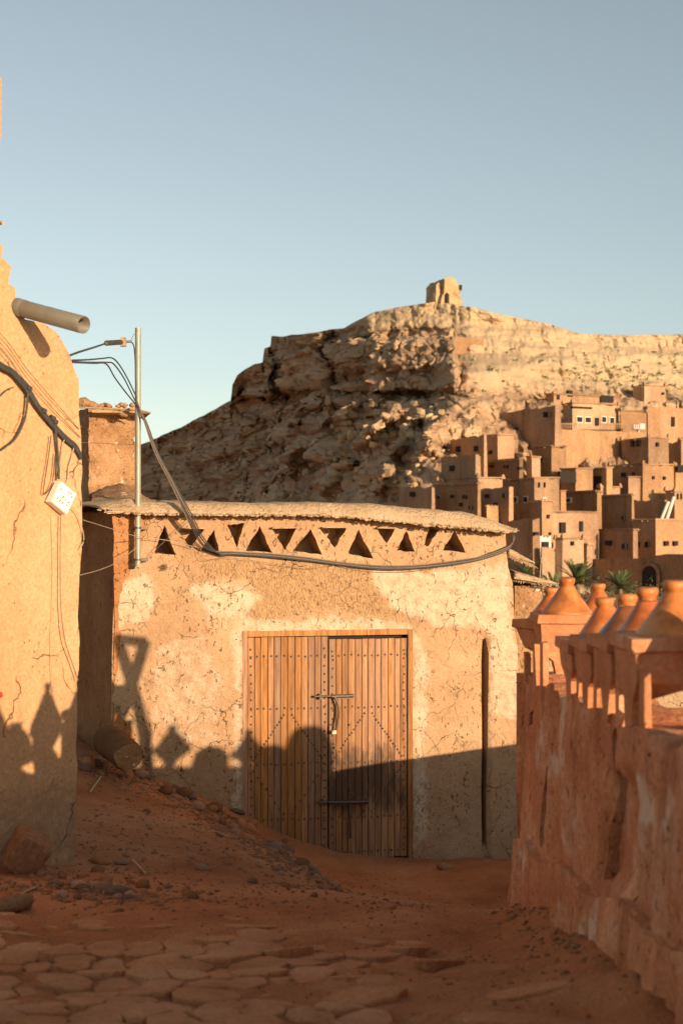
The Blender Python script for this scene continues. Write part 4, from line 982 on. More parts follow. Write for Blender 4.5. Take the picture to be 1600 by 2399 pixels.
# ---------------------------------------------------------------- flagstones of the street
pts = []
while len(pts) < 285:
    for _ in range(400):
        p = (rng.uniform(-2.0, .55), rng.uniform(3.6, 7.2))
        dmin = rng.choice((.08, .10, .14, .19))
        if all(math.hypot((p[0]-q[0])*.8, p[1]-q[1]) > dmin for q in pts): pts.append(p); break
    else: break
def clip(poly, a, b, c):
    o = []
    for i in range(len(poly)):
        p, q = poly[i], poly[(i+1) % len(poly)]; dp = a*p[0]+b*p[1]-c; dq = a*q[0]+b*q[1]-c
        if dp <= 0: o.append(p)
        if dp*dq < 0: t = dp/(dp-dq); o.append((p[0]+(q[0]-p[0])*t, p[1]+(q[1]-p[1])*t))
    return o
for i, p in enumerate(pts):
    poly = [(p[0]-.4, p[1]-.4), (p[0]+.4, p[1]-.4), (p[0]+.4, p[1]+.4), (p[0]-.4, p[1]+.4)]
    for q in pts:
        if q is p or abs(q[0]-p[0]) > .9 or abs(q[1]-p[1]) > .9: continue
        a, b = q[0]-p[0], q[1]-p[1]; poly = clip(poly, a, b, a*(p[0]+q[0])/2 + b*(p[1]+q[1])/2)
        if len(poly) < 3: break
    if len(poly) < 3: continue
    bury = max(0, (p[0]+.35)*.035) + max(0, (p[1]-6.1)*.045) + rng.uniform(-.004, .024)
    if bury > .04: continue
    c = np.mean(poly, 0); n = len(poly)
    out_ = []
    for k in range(n):
        a, b = poly[k], poly[(k+1) % n]
        L = math.hypot(b[0]-a[0], b[1]-a[1])
        out_.append((a[0]*.82+b[0]*.18, a[1]*.82+b[1]*.18)) if L > .05 else None
        if L > .05: out_.append((a[0]*.5+b[0]*.5 + rng.uniform(-.012, .012), a[1]*.5+b[1]*.5 + rng.uniform(-.012, .012))); out_.append((a[0]*.18+b[0]*.82, a[1]*.18+b[1]*.82))
    out_ = np.array(out_); n = len(out_)
    if n < 4: continue
    g_ = rng.uniform(.89, .985); o1 = c + (out_-c)*g_ + nrng.uniform(-.008, .008, out_.shape); o2 = c + (o1-c)*.955
    tilt = (rng.uniform(-.03, .03), rng.uniform(-.04, .04)); h = .018 + rng.uniform(-.008, .016) - bury*.8
    base = gz(c[0], c[1]) ; slope = (gz(c[0]+.1, c[1])-base)/.1, (gz(c[0], c[1]+.1)-base)/.1
    def zf(q, hh): return float(base + hh + (q[0]-c[0])*(slope[0]*.8+tilt[0]) + (q[1]-c[1])*(slope[1]*.8+tilt[1]))
    V = [(q[0], q[1], zf(q, -.06)) for q in out_*.0 + o1] + [(q[0], q[1], zf(q, h-.006)) for q in o1] + [(q[0], q[1], zf(q, h)) for q in o2] + [(c[0], c[1], zf(c, h+.004))]
    m = MB(); m.add(V, [(k, (k+1) % n, n+(k+1) % n, n+k) for k in range(n)] + [(n+k, n+(k+1) % n, 2*n+(k+1) % n, 2*n+k) for k in range(n)] + [(2*n+k, 2*n+(k+1) % n, 3*n) for k in range(n)], False)
    o = m.build('flagstone', M['flag'], street)

# ---------------------------------------------------------------- rubble, gravel, loose things
lip = np.array([(-2.3, 13.3), (-1.86, 13.45), (-1.3, 13.5), (-.93, 13.4), (-.7, 12.6), (-.45, 11.9), (-.28, 11.2), (-.16, 10.4)])
def onlip():
    t = rng.uniform(0, len(lip)-1.001); i = int(t); q = lip[i]*(1-t+i) + lip[i+1]*(t-i); return q
def sit(name, me, x, y, r, label, group, mat=None, sc=(1, 1, 1)):
    z = float(gz(x, y)) + r*.22
    return stone(name, me, (x, y, z), r, None, mat, label, 'stone', group, sc)
for i in range(120):
    q = onlip(); x = q[0] + rng.gauss(-.04, .12); y = q[1] + rng.gauss(-.12, .22)
    if y > 13.45: y = 13.45 - rng.random()*.2
    r = min(.085, max(.022, rng.lognormvariate(-3.1, .38)))
    sit('rubble_stone', rng.choice(SM2 if r > .05 else SM), x, y, r, 'rounded river stone in the rubble ridge on the dirt bank by the door', 'stones of the rubble ridge')
for i in range(70):
    x, y = rng.uniform(-1.9, .0), rng.uniform(8.0, 13)
    sit('loose_stone', rng.choice(SM), x, y, max(.015, rng.lognormvariate(-3.7, .4)), 'small loose stone scattered on the dirt bank', 'loose stones on the bank')
for i in range(60):
    x, y = rng.gauss(-1.35, .22), rng.gauss(7.85, .28)
    sit('loose_stone', rng.choice(SM), x, y, max(.014, rng.lognormvariate(-3.5, .45)), 'small stone in the heap at the foot of the tall orange wall', 'stones by the tall wall')
def at_g(x, y):
    """point where the ray through a display pixel meets the ground"""
    Yc = np.arange(4, 15, .02); r = ray(x*P, y*P); zz = EYE + r[2]*Yc; g_ = gz(r[0]*Yc, Yc); i = np.argmax(zz < g_); Y = Yc[i] if (zz < g_).any() else 12
    return r[0]*Y, Y
for (x, y, px, lb) in [(225, 2002, 26, 'flat red brown stone lying near the tall wall corner'), (232, 1985, 30, 'dark red stone leaning behind the flat one by the wall corner'), (280, 1985, 24, 'dark slab stone tipped over on the bank'),
                       (215, 1752, 14, 'pale rounded stone beside the fallen log'), (233, 1745, 14, 'brown rounded stone touching the fallen log'), (290, 1800, 12, 'pinkish cobble below the fallen log'), (268, 1795, 11, 'tan cobble below the fallen log'),
                       (545, 1868, 24, 'pale flat stone slab on the rubble ridge by the door jamb'), (580, 1893, 20, 'long grey river stone at the door foot'), (652, 1935, 16, 'upright brown stone against the left door leaf'), (1020, 1995, 22, 'pale flat stone in the yard before the door'),
                       (28, 2090, 60, 'broad flat stone half buried at the street edge')]:
    X, Y = at_g(x, y); sit('rock' if px > 20 else 'cobble', rng.choice(SM2), X, Y, px*P/FPX*Y*.8, lb, None, sc=(1, 1, .7))
# angular boulder against the left wall
X, Y = at_g(62, 2010)
bo = stone_mesh(91, 3, .8, .16, True); bo.materials.append(M['stone'])
o = bpy.data.objects.new('boulder', bo); link(o); o.location = (X-.01, Y+.06, float(gz(X, Y))+.12); o.scale = (.145, .15, .19); o.rotation_euler = (.35, .5, .5)
tag(o, 'angular red brown boulder leaning at the foot of the tall orange wall', 'boulder')
# log
lg = thing('fallen_log', 'thick weathered log lying on its side against the storehouse corner', 'log', (at_g(288, 1765)[0], at_g(288, 1765)[1], -.6), 0)
c0 = dat(297, 1737, 12.75); ax = Vector((.45, -.85, -.12)).normalized(); r_ = .14
s = ax.cross(Vector((0, 0, 1))).normalized(); u_ = s.cross(ax)
m = MB(); n = 30; L = 12; V = []
for k in range(L+1):
    for i in range(n):
        a = 2*math.pi*i/n; rr = r_*(1.0 if k < L else .93)*(1.04 if k in (8, 9) else 1); V.append(tuple(c0 - ax*.6*(1-k/L) + (s*math.cos(a) + u_*math.sin(a))*rr))
V = np.array(V); V = V + .04*np.stack([fbm(V*5, 4, 171), fbm(V*5, 4, 172), fbm(V*5, 4, 173)], 1)
m.add(V.tolist(), [(k*n+i, k*n+(i+1) % n, (k+1)*n+(i+1) % n, (k+1)*n+i) for k in range(L) for i in range(n)], True); m.build('bark', M['stone'], lg)
m = MB(); V2 = [tuple(c0 + ax*.012*(1-q*q) + (s*math.cos(2*math.pi*i/n) + u_*math.sin(2*math.pi*i/n))*r_*.95*q + ax*.012*rng.uniform(-1, 1)*q) for q in (1, .75, .5, .25) for i in range(n)] + [tuple(c0 + ax*.015)]
V2 = np.array(V2); V2 = (V2 + .04*np.stack([fbm(V2*5, 4, 171), fbm(V2*5, 4, 172), fbm(V2*5, 4, 173)], 1)).tolist()
m.add(V2, [(k*n+i, k*n+(i+1) % n, (k+1)*n+(i+1) % n, (k+1)*n+i) for k in range(3) for i in range(n)] + [(3*n+i, 3*n+(i+1) % n, 4*n) for i in range(n)], True); m.build('end_grain', M['rough'], lg)
m = MB(); V3 = []
# sticks and straw
for (x0, y0, x1, y1, w, lb) in [(208, 1822, 232, 1788, .008, 'split cane lying on the bank above the tall wall corner'), (305, 1978, 335, 2012, .006, 'short dry stick on the dirt bank'), (50, 2060, 82, 2044, .005, 'thin stick at the street edge by the boulder'), (205, 2030, 245, 2038, .004, 'pale straw by the small stone heap')]:
    a = at_g(x0, y0); b = at_g(x1, y1); m = MB(); m.tube([(a[0], a[1], float(gz(*a))+.012), (b[0], b[1], float(gz(*b))+.016)], w, 6); tag(m.build('dry_stick', M['reed'], base=(a[0], a[1], float(gz(*a)))), lb, 'stick')
m = MB()
for (x, y, sz_) in [(305, 2087, .012), (500, 2095, .009), (445, 1985, .014), (690, 2040, .016), (505, 1755, .01)]:
    pass
# gravel: far too many to count
ico = bmesh.new(); bmesh.ops.create_icosphere(ico, subdivisions=1, radius=1); iv = np.array([v.co[:] for v in ico.verts])[:12]; ico.free()
ico = bmesh.new(); bmesh.ops.create_icosphere(ico, subdivisions=1, radius=1); iv = np.array([v.co[:] for v in ico.verts]); ifc = [[v.index for v in f.verts] for f in ico.faces]; ico.free()
gx_, gy_, gr_ = [], [], []
for i in range(2600):
    q = onlip(); gx_.append(q[0] + rng.gauss(-.08, .22)); gy_.append(min(13.4, q[1] + rng.gauss(-.25, .4))); gr_.append(min(.03, rng.lognormvariate(-4.4, .45)))
for i in range(2400): gx_.append(rng.uniform(-1.9, .6)); gy_.append(rng.uniform(7.4, 13.3)); gr_.append(min(.02, rng.lognormvariate(-5.0, .45)))
for i in range(500): gx_.append(rng.gauss(-1.35, .3)); gy_.append(rng.gauss(7.85, .35)); gr_.append(min(.03, rng.lognormvariate(-4.5, .5)))
for i in range(500): gx_.append(rng.uniform(-.3, 1.9)); gy_.append(rng.uniform(9, 13.4)); gr_.append(min(.02, rng.lognormvariate(-4.9, .4)))
for i in range(900): gx_.append(rng.uniform(-1.8, 1.0)); gy_.append(rng.uniform(4.4, 8)); gr_.append(min(.012, rng.lognormvariate(-5.2, .4)))
for i in range(90): gx_.append(rng.gauss(.86, .05)); gy_.append(rng.uniform(5, 7.8)); gr_.append(min(.025, rng.lognormvariate(-4.6, .45)))
gzv = gz(np.array(gx_), np.array(gy_)); m = MB()
for x, y, z, r in zip(gx_, gy_, gzv, gr_):
    R = np.array([r*rng.uniform(.8, 1.5), r*rng.uniform(.7, 1.2), r*rng.uniform(.5, .9)]); a = rng.uniform(0, 6.28); ca_2, sa_2 = math.cos(a), math.sin(a)
    q = iv*R*(1+.25*nrng.uniform(-1, 1, (len(iv), 1))); q = np.stack([q[:, 0]*ca_2-q[:, 1]*sa_2, q[:, 0]*sa_2+q[:, 1]*ca_2, q[:, 2]], 1) + np.array([x, y, z + r*.15])
    m.add(q.tolist(), ifc, True)
tag(m.build('gravel', M['gravel']), 'brown gravel and grit strewn over the dirt bank', 'gravel', kind='stuff')

# ---------------------------------------------------------------- far hill
SKY = np.array([(150, 1120), (250, 1070), (325, 1020), (400, 988), (470, 953), (531, 918), (533, 885), (545, 860), (585, 835), (604, 831), (606, 800), (621, 796), (623, 772), (640, 773), (730, 762), (790, 752), (810, 740), (850, 720), (900, 708), (960, 698), (1000, 692), (1075, 704), (1150, 722), (1220, 735), (1290, 752), (1330, 766), (1450, 769), (1568, 768), (1700, 772), (1900, 800), (2200, 860)])*P
def hillY(u, v):
    b = np.interp(v, [640, 700, 760, 805, 925, 950, 1100, 1250, 1420, 1600], [237, 234, 230, 226, 218, 210, 190, 170, 148, 140])
    rec = np.interp(u, [100, 330, 450, 600, 740, 860, 1000, 1100, 1700, 2300], [370, 228, 158, 88, 40, 14, 4, 0, 20, 70])
    return b + rec
US = np.concatenate([np.linspace(140, 330, 20), np.linspace(332, 1640, 560), np.linspace(1650, 2240, 30)]); NV = 250
T = np.linspace(0, 1, NV)
vsk = np.interp(US, SKY[:, 0], SKY[:, 1])
Vg = vsk[:, None] + (1500 - vsk[:, None])*(T[None]**1.25); Ug = np.broadcast_to(US[:, None], Vg.shape)
Yb = hillY(Ug, Vg)
def boxm(u0, u1, v0, v1, su, sv0, sv1, U=Ug, V=Vg, w=0):
    return sstep(u0-su, u0+su, U+w)*sstep(u1+su, u1-su, U+w)*sstep(v0-sv0, v0+sv0, V)*sstep(v1+sv1, v1-sv1, V)
X0 = (Ug-UC)/FPX*Yb; Z0 = EYE - (Vg-HOR)/FPX*Yb
p3 = np.stack([X0, Yb*.35, Z0], -1)
wq = 26*fbm(p3*.10, 3, 201); wq2 = 22*fbm(p3*.12, 3, 202)
cl1 = boxm(752, 1062, 798, 922, 6, 6, 5, Ug+wq*.6, Vg+wq2*.7)             # main cliff
cl2 = boxm(618, 745, 780, 925, 8, 4, 14, Ug+wq*.4, Vg+wq2*.3)
cl3 = boxm(520, 622, 840, 935, 6, 4, 6, Ug, Vg)
cliff = np.maximum(cl1, np.maximum(cl2, cl3))
spc = np.interp(Vg, [800, 860, 960, 1060, 1160], [1090, 1068, 1020, 965, 930]) + 55*fbm(p3*.12, 4, 206)
du = Ug - spc; spur = np.where(du < 0, np.exp(-(du/32)**2), np.exp(-(du/150)**2))*sstep(830, 880, Vg)*sstep(1230, 1130, Vg)
ribs = 0
for (ua, va, ub, vb_, Pm) in [(716, 905, 640, 1000, 7), (748, 912, 705, 990, 6), (790, 915, 770, 975, 6), (830, 915, 822, 960, 5), (880, 950, 800, 1040, 7), (940, 960, 880, 1060, 7), (690, 1010, 600, 1100, 6), (560, 960, 470, 1060, 7), (1000, 960, 960, 1040, 7), (760, 1060, 700, 1140, 6), (880, 1070, 840, 1140, 6)]:
    ua, va, ub, vb_ = ua*P, va*P, ub*P, vb_*P; tt = np.clip((Vg-va)/(vb_-va), 0, 1); dd = Ug - (ua+(ub-ua)*tt) + 14*fbm(p3*.25, 3, int(ua))
    ribs = ribs + Pm*1.7*np.where(dd < 0, np.exp(-(dd/8)**2), np.exp(-(dd/26)**2))*sstep(va-10, va+12, Vg)*sstep(vb_+25, vb_-20, Vg)
Yh = Yb - ribs - 11*cl1*(.55 + .45*sstep(890, 850, Vg)) - 8*cl2 - 16*cl3 - 11*spur
# strata and blocks on the cliffs, gullied flutes below, broken slope elsewhere
strata = fbm(np.stack([X0*.05, Yb*.02, Z0*.75], -1), 3, 211)
blocks = fbm(p3*np.array([.22, .2, .16]), 4, 212)
Yh += cliff*(2.2*strata + 4.5*blocks + 2.2*fbm(p3*.35, 4, 213, ridged=True) + 1.0*fbm(p3*1.1, 3, 214, ridged=True))
flute = boxm(640, 1080, 928, 1120, 40, 12, 60, Ug+.45*(Vg-930), Vg)
fl = fbm(np.stack([X0*.42 + Z0*.22, Yb*.05, Z0*.06], -1), 4, 221, ridged=True)
Yh += flute*(1-cliff)*3.6*fl
rest = 1-cliff
smooth_ = sstep(1060, 1150, Ug + .4*(930-Vg))*sstep(960, 900, Vg); smooth_ = np.maximum(smooth_, sstep(790, 760, Vg))
Yh += rest*(1 + .5*sstep(800, 600, Ug))*(1-.55*smooth_)*(5.0*fbm(p3*.07, 4, 231) + 3.4*fbm(p3*.2, 4, 232, ridged=True) + 1.7*fbm(p3*.65, 4, 233, ridged=True))
led = fbm(np.stack([X0*.04, Yb*.03, Z0*.42], -1), 3, 241); Yh += rest*sstep(1000, 1150, Ug)*sstep(1000, 940, Vg)*2.4*led
Vj = Vg + 2.2*fbm(np.stack([X0*.5, 0*X0, Z0*0], -1), 4, 251)*np.exp(-T[None]*14)
hx = (Ug-UC)/FPX*Yh; hz = EYE - (Vj-HOR)/FPX*Yh
q3 = np.stack([hx, Yh*.6, hz], -1); fade = np.clip(T*18, 0, 1)[None]
fade = fade*(1-.7*smooth_)
hx = hx + fade*((1.6 + 1.4*sstep(950, 750, Ug))*fbm(q3*.2, 4, 261, ridged=True) + .9*fbm(q3*.7, 4, 262, ridged=True))*(.6 + .6*sstep(1100, 700, Ug))
hz = hz + fade*(.7*fbm(q3*.3, 4, 263, ridged=True) + .5*fbm(q3*.9, 3, 264, ridged=True))
# back of the hill: falls away behind the skyline
bk = 14; HX = np.concatenate([np.stack([hx[:, 0]*(1+.03*k) for k in range(bk, 0, -1)], 1), hx], 1); HY = np.concatenate([np.stack([Yh[:, 0] + 9*k for k in range(bk, 0, -1)], 1), Yh], 1); HZ = np.concatenate([np.stack([hz[:, 0] - 1.0*k - .32*k*k for k in range(bk, 0, -1)], 1), hz], 1)
nx, ny = HX.shape; idx = np.arange(nx*ny).reshape(nx, ny); m = MB(); m.v = np.stack([HX.ravel(), HY.ravel(), HZ.ravel()], 1).tolist()
m.f = np.stack([idx[:-1, :-1].ravel(), idx[1:, :-1].ravel(), idx[1:, 1:].ravel(), idx[:-1, 1:].ravel()], 1).tolist(); m.sm = [True]*len(m.f)
hill_mb = m
hill = tag(m.build('hill', M['hill']), kind='structure', label='rocky tan hill with layered cliffs and a ruined tower on top')
pl2 = np.maximum(smooth_, .45*sstep(1000, 940, Vg)*sstep(560, 760, Ug)); set_attr(hill, 'pale', np.concatenate([np.repeat(pl2[:, :1], bk, 1), pl2], 1).ravel())
def hill_pt(u, v):
    i = int(np.argmin(np.abs(US-u))); j = int(np.argmin(np.abs(Vj[i]-v))); return Vector((hx[i, j], Yh[i, j], hz[i, j]))

# boulders on the hillside
BM = [stone_mesh(i+40, 1 + i % 2, rng.uniform(.7, 1.), .45, True) for i in range(6)]
for me in BM: me.materials.append(M['boulder'])
def hb(x, y, r, lb='pale fallen boulder on the shaded lower hillside', gp='fallen boulders on the hill'):
    q = hill_pt(x*P, y*P); stone('hill_boulder', rng.choice(BM), q + Vector((0, -.35*r, .25*r)), r, None, None, lb, 'boulder', gp)
for (x, y, r) in [(640, 1010, .9), (705, 1058, .9), (740, 1060, 1.2), (728, 1048, .8), (655, 1140, 1.1), (645, 1130, .8), (660, 1125, .9), (800, 1085, 1.3), (580, 1105, 1.4), (605, 1115, 1.0), (560, 1140, .9), (485, 1145, 1.0), (515, 1140, 1.2), (470, 1065, .8), (515, 970, 2.6), (500, 1010, 1.5),
                  (830, 985, 1.6), (800, 1000, 1.3), (790, 985, 1.1), (850, 960, 1.2), (870, 965, 1.0), (880, 940, 1.4), (770, 1020, 1.5), (900, 990, 1.2), (815, 945, 1.0), (905, 950, 1.3), (760, 1000, 1.2)]: hb(x, y, r*rng.uniform(.55, .8))
for i in range(120):
    x = rng.uniform(350, 1000); y = rng.uniform(max(960, 1130-x*.16), 1165); hb(x, y, rng.uniform(.25, .75), 'grey brown stone on the boulder slope of the hill', 'stones on the boulder slope')
for i in range(50):
    x = rng.uniform(740, 1010); y = 930 + rng.random()*90; hb(x, y, rng.uniform(.35, .9), 'tan rock fallen below the cliff', 'rocks below the cliff')
# shrubs dotting the sunny slope (a scatter of tufts)
m = MB()
for i in range(150):
    x = rng.uniform(1050, 1568); y = rng.uniform(800, 905)
    if rng.random() < .45: x = rng.gauss(1420, 70); y = rng.gauss(860, 20)
    q = hill_pt(x*P, y*P)
    for k in range(9):
        d = Vector((rng.gauss(0, 1), rng.gauss(0, 1), abs(rng.gauss(0, .6)))).normalized(); r = rng.uniform(.3, .8); c = q + d*r*.6; s_ = r*.35
        m.add([c + Vector((rng.uniform(-s_, s_), rng.uniform(-s_, s_), rng.uniform(-s_, s_))) for _ in range(4)], [(0, 1, 2), (0, 2, 3), (0, 1, 3)])
tag(m.build('hill_scrub', M['leaf']), 'olive scrub dotted over the sunny hillside', 'scrub', kind='stuff')

# ruined tower on the summit
YT2 = hill_pt(1050, 716).y + 1
tower = thing('ruined_tower', 'crumbling square tower ruin on the summit of the hill', 'tower', at(1050, 722, YT2))
TA = math.radians(24); tq = at(1050, 722, YT2); PTW = Plane((tq.x, tq.y), TA)
def tow(polyd, y0, y1, name, seed):
    pl = [PTW.px(1053 + (u-1050)*.66, v) for u, v in polyd]; lp = subdiv_loop(pl, .35); m = MB(); n = len(lp); V = []; L = 7
    for k in range(L):
        t = k/(L-1); V += [tuple(PTW.w(a*(1-.03*t), y0 + (y1-y0)*t, z)) for a, z in lp]
    V = np.array(V); V = V + .5*np.stack([fbm(V*.6, 3, seed), fbm(V*.6, 3, seed+1), fbm(V*.9, 3, seed+2)], 1)
    m.add(V.tolist(), [(k*n+i, k*n+(i+1) % n, (k+1)*n+(i+1) % n, (k+1)*n+i) for k in range(L-1) for i in range(n)] + [tuple(range(n)), tuple(range((L-1)*n, L*n))]); return m.build(name, M['boulder'], tower)
tow([(1018, 735), (1024, 700), (1030, 672), (1031, 652), (1050, 650), (1073, 653), (1074, 664), (1082, 668), (1085, 690), (1092, 700), (1100, 735)], 0, 5.5, 'wall', 301)
tow([(1004, 735), (1012, 700), (1015, 664), (1022, 657), (1031, 658), (1030, 735)], 1.2, 5, 'wall', 311)
tow([(1070, 735), (1072, 690), (1076, 672), (1084, 667), (1088, 690), (1098, 712), (1100, 735)], .6, 4.8, 'wall', 321)
m = MB(); m.prism([PTW.px(*q) for q in [(1043, 712), (1043, 690), (1046, 686), (1050, 690), (1050, 712)]], PTW, -.25, .6); m.build('doorway', M['dark'], tower)
m = MB(); m.prism([PTW.px(*q) for q in [(1074, 680), (1074, 668), (1080, 668), (1080, 680)]], PTW, -.3, .6); m.build('window', M['dark'], tower)

# ---------------------------------------------------------------- village houses on the slope
VA = math.radians(27)
def vY(u, v): return hill_pt(min(max(u, 350), 1630), v).y - 8*float(sstep(930, 1010, np.array(v)))
def house_box(ul, uc, ur, vt, vb, label, wl=(), wr=(), rim=True, dY=0., mat='house', fixY=None, taper=.985, extra=10, name='village_house', cat='house', group='mud houses of the hillside village', vtl=None):
    """ul..uc is the shaded left face, uc..ur the sunlit right face; windows as (u, v, w, h) in photo pixels"""
    Y = fixY if fixY else vY((uc+ur)/2, vb) - 1.5 + dY
    c = at(uc, vb, Y)
    if not fixY and ul < uc-1:
        Y -= .55*(uc-ul)/FPX*Y*1.2; c = at(uc, vb, Y)
    xr = Vector((math.cos(VA), math.sin(VA), 0)); xl = Vector((-math.sin(VA), math.cos(VA), 0))
    def hit(u, d):      # length along d from the corner so that the end shows at column u
        k = (u-UC)/FPX; return (k*c.y - c.x)/(d.x - k*d.y)
    w = max(.8, hit(ur, xr)) if ur > uc+1 else 4.0
    dpt = max(.8, min(14, hit(ul, xl))) if ul < uc-1 else 5.0
    zt_ = at(uc, vt, Y).z; zb_ = c.z - extra
    t = thing(name, label, cat, (c.x, c.y, zb_), 0, group)
    m = MB(); n = 12
    o = Vector((c.x, c.y, 0)); tl = (1-taper)*(zt_-zb_)*.6
    def P4(z, ins): return [o + xr*ins + xl*ins + Vector((0, 0, z)), o + xr*(w-ins) + xl*ins + Vector((0, 0, z)), o + xr*(w-ins) + xl*(dpt-ins) + Vector((0, 0, z)), o + xr*ins + xl*(dpt-ins) + Vector((0, 0, z))]
    lo = P4(zb_, 0); hi = [q + Vector((rng.uniform(-.18, .18), rng.uniform(-.18, .18), rng.uniform(-.12, .12))) for q in P4(zt_, tl)]
    # walls with a slightly uneven top line
    for k in range(4):
        a, b, c2, d2 = lo[k], lo[(k+1) % 4], hi[(k+1) % 4], hi[k]; top = [d2.lerp(c2, i/n) + Vector((0, 0, rng.uniform(-.2, .12) if 0 < i < n else 0)) for i in range(n+1)]
        m.add([a, b] + list(reversed(top)), [tuple(range(n+3))])
    rz = .35; m.add([q - Vector((0, 0, rz)) for q in hi], [(0, 1, 2, 3)])
    m.build('walls', M[mat], t)
    if rim and rng.random() < .7:
        r = MB()
        for k in range(4):
            a, b = hi[k], hi[(k+1) % 4]; d = (b-a); rot = Matrix.Rotation(math.atan2(d.y, d.x), 3, 'Z')
            r.box((a+b)/2 + Vector((0, 0, .02)), (d.length+.12, .34, .16), rot, jit=.09)
        r.build('parapet_rim', M[mat], t)
    if rim and w > 3.2 and rng.random() < .5:
        for q in (hi[0], hi[1], hi[3]):
            mm = MB(); mm.box(q + Vector((0, 0, .25)), (.5, .5, .5), Matrix.Rotation(VA, 3, 'Z'), (.45, .45), .05); mm.build('corner_merlon', M[mat], t)
    PRr = Plane((c.x, c.y), VA); PLl = Plane((c.x, c.y), VA - math.pi/2)
    for face, ws in ((PLl, wl), (PRr, wr)):
        for q in ws:
            u, v, ww, hh = q[:4]; a0, z0_ = face.px(u-ww/2, v+hh/2); a1, z1_ = face.px(u+ww/2, v-hh/2)
            mm = MB(); mm.box(face.w((a0+a1)/2, tl*.6+.0, (z0_+z1_)/2), (abs(a1-a0), .5, z1_-z0_), Matrix.Rotation(face.ang, 3, 'Z')); wo_ = mm.build('window', M['dark'], t)
            if len(q) > 4:
                mm = MB(); mm.box(face.w((a0+a1)/2, tl*.6+.05, (z0_+z1_)/2), (abs(a1-a0)+.26, .45, z1_-z0_+.26), Matrix.Rotation(face.ang, 3, 'Z')); mm.build('surround', M['whitewash' if q[4] == 'w' else 'house'], wo_)
    return t
HB = house_box
HB(1010, 1038, 1132, 786, 822, 'blocky pale ruin on the upper hill below the tower', rim=False)
HB(1480, 1508, 1562, 902, 944, 'square mud tower house highest in the village', wr=[(1552, 922, 4, 5)])
HB(1450, 1462, 1500, 908, 925, 'small mud block beside the highest tower house', rim=False)
HB(1276, 1296, 1455, 921, 952, 'long low lit house behind the white windowed house', wr=[(1334, 922, 11, 14), (1306, 930, 6, 12), (1420, 935, 30, 14)])
HB(1159, 1297, 1318, 948, 1012, 'large shaded house with paired windows at the top left of the village', wl=[(1276, 971, 5, 13), (1284, 971, 5, 13), (1176, 1008, 7, 9), (1209, 1006, 7, 9)])
HB(1316, 1339, 1452, 945, 1003, 'bright ochre house with four white framed windows', wr=[(1356, 983, 12, 11, 'w'), (1376, 984, 12, 11, 'w'), (1397, 988, 8, 18), (1413, 983, 9, 12, 'w'), (1432, 985, 9, 12, 'w'), (1362, 955, 46, 2)])
HB(1452, 1456, 1516, 962, 1003, 'plain lit house joined to the white windowed one')
HB(1505, 1518, 1640, 950, 1004, 'lit house with red tiled coping and a tall dark door', wr=[(1575, 988, 7, 22)])
rh = HB(1282, 1287, 1516, 1004, 1052, 'long sunlit retaining house wall under the white windowed house', rim=True)
m = MB(); yr_ = rh.location.y
for i in range(44):
    x = 1292 + i*(205/43.)
    if 1350 < x < 1405: continue
    k_ = (x-1287)/(1516-1287.); q = at(x, 1002, yr_ + k_*7); m.box(q + Vector((0, 0, .25)), (.12, .12, .8))
for x0, x1 in ((1290, 1350), (1406, 1498)):
    a = at(x0, 993, yr_ + (x0-1287)/229.*7); b = at(x1, 993, yr_ + (x1-1287)/229.*7); m.tube([a, b], .08, 5)
ro = m.build('railing', M['house'], rh); ro['kind'] = 'stuff'
HB(1052, 1133, 1142, 1020, 1075, 'two windowed dark house on the village left edge', wl=[(1073, 1052, 7, 13), (1115, 1051, 7, 13)])
HB(1128, 1167, 1208, 1018, 1072, 'house with one small window and a bright end wall', wl=[(1149, 1060, 6, 9)])
HB(1032, 1113, 1130, 1065, 1118, 'low dark house with a roof ledge below the two windowed one', wl=[(1059, 1097, 9, 13)])
HB(1120, 1213, 1222, 1074, 1112, 'low reddish house wall with three tiny windows', wl=[(1150, 1092, 6, 6), (1184, 1093, 6, 7), (1216, 1097, 5, 7)])
HB(1240, 1292, 1328, 1045, 1100, 'reddish house with one framed window and bright end wall', wl=[(1268, 1077, 8, 12, 'm')])
HB(1230, 1248, 1268, 1070, 1098, 'small bright block before the framed window house')
HB(1012, 1116, 1124, 1131, 1215, 'broad dark house low on the village left edge', wl=[(1028, 1165, 5, 8, 'm'), (1059, 1163, 5, 7), (1088, 1164, 6, 9), (1079, 1182, 4, 9), (1102, 1189, 4, 9)])
HB(1032, 1120, 1176, 1118, 1140, 'low storey with a bright end set back on the broad dark house')
HB(1112, 1190, 1200, 1142, 1225, 'middle dark house with a few slit windows', wl=[(1140, 1162, 5, 9), (1160, 1182, 4, 8), (1182, 1161, 6, 10)])
HB(1186, 1253, 1312, 1120, 1205, 'tall dark house with two white framed windows and lit right wall', wl=[(1207, 1171, 8, 12, 'w'), (1232, 1170, 8, 12, 'w')], wr=[(1274, 1172, 4, 8, 'w'), (1262, 1136, 2, 12), (1275, 1136, 2, 12)])
HB(1138, 1142, 1170, 1184, 1215, 'small bright stub wall above the storehouse roof', rim=False, fixY=168)
HB(1236, 1270, 1298, 1174, 1262, 'slim lit tower with two small openings', wr=[(1283, 1210, 5, 9), (1287, 1250, 4, 7)])
HB(1284, 1296, 1402, 1199, 1262, 'long lit house with a shuttered window and notched parapet', wr=[(1317, 1236, 12, 25), (1360, 1233, 7, 24)])
HB(1298, 1314, 1370, 1262, 1312, 'small lit house with stepped parapet low in the village', wr=[(1340, 1273, 5, 10)])
HB(1364, 1370, 1388, 1276, 1312, 'narrow lit annex with a pointed corner')
HB(1186, 1250, 1270, 1216, 1300, 'dark house wall beside the slim lit tower', wl=[(1254, 1250, 5, 8)])
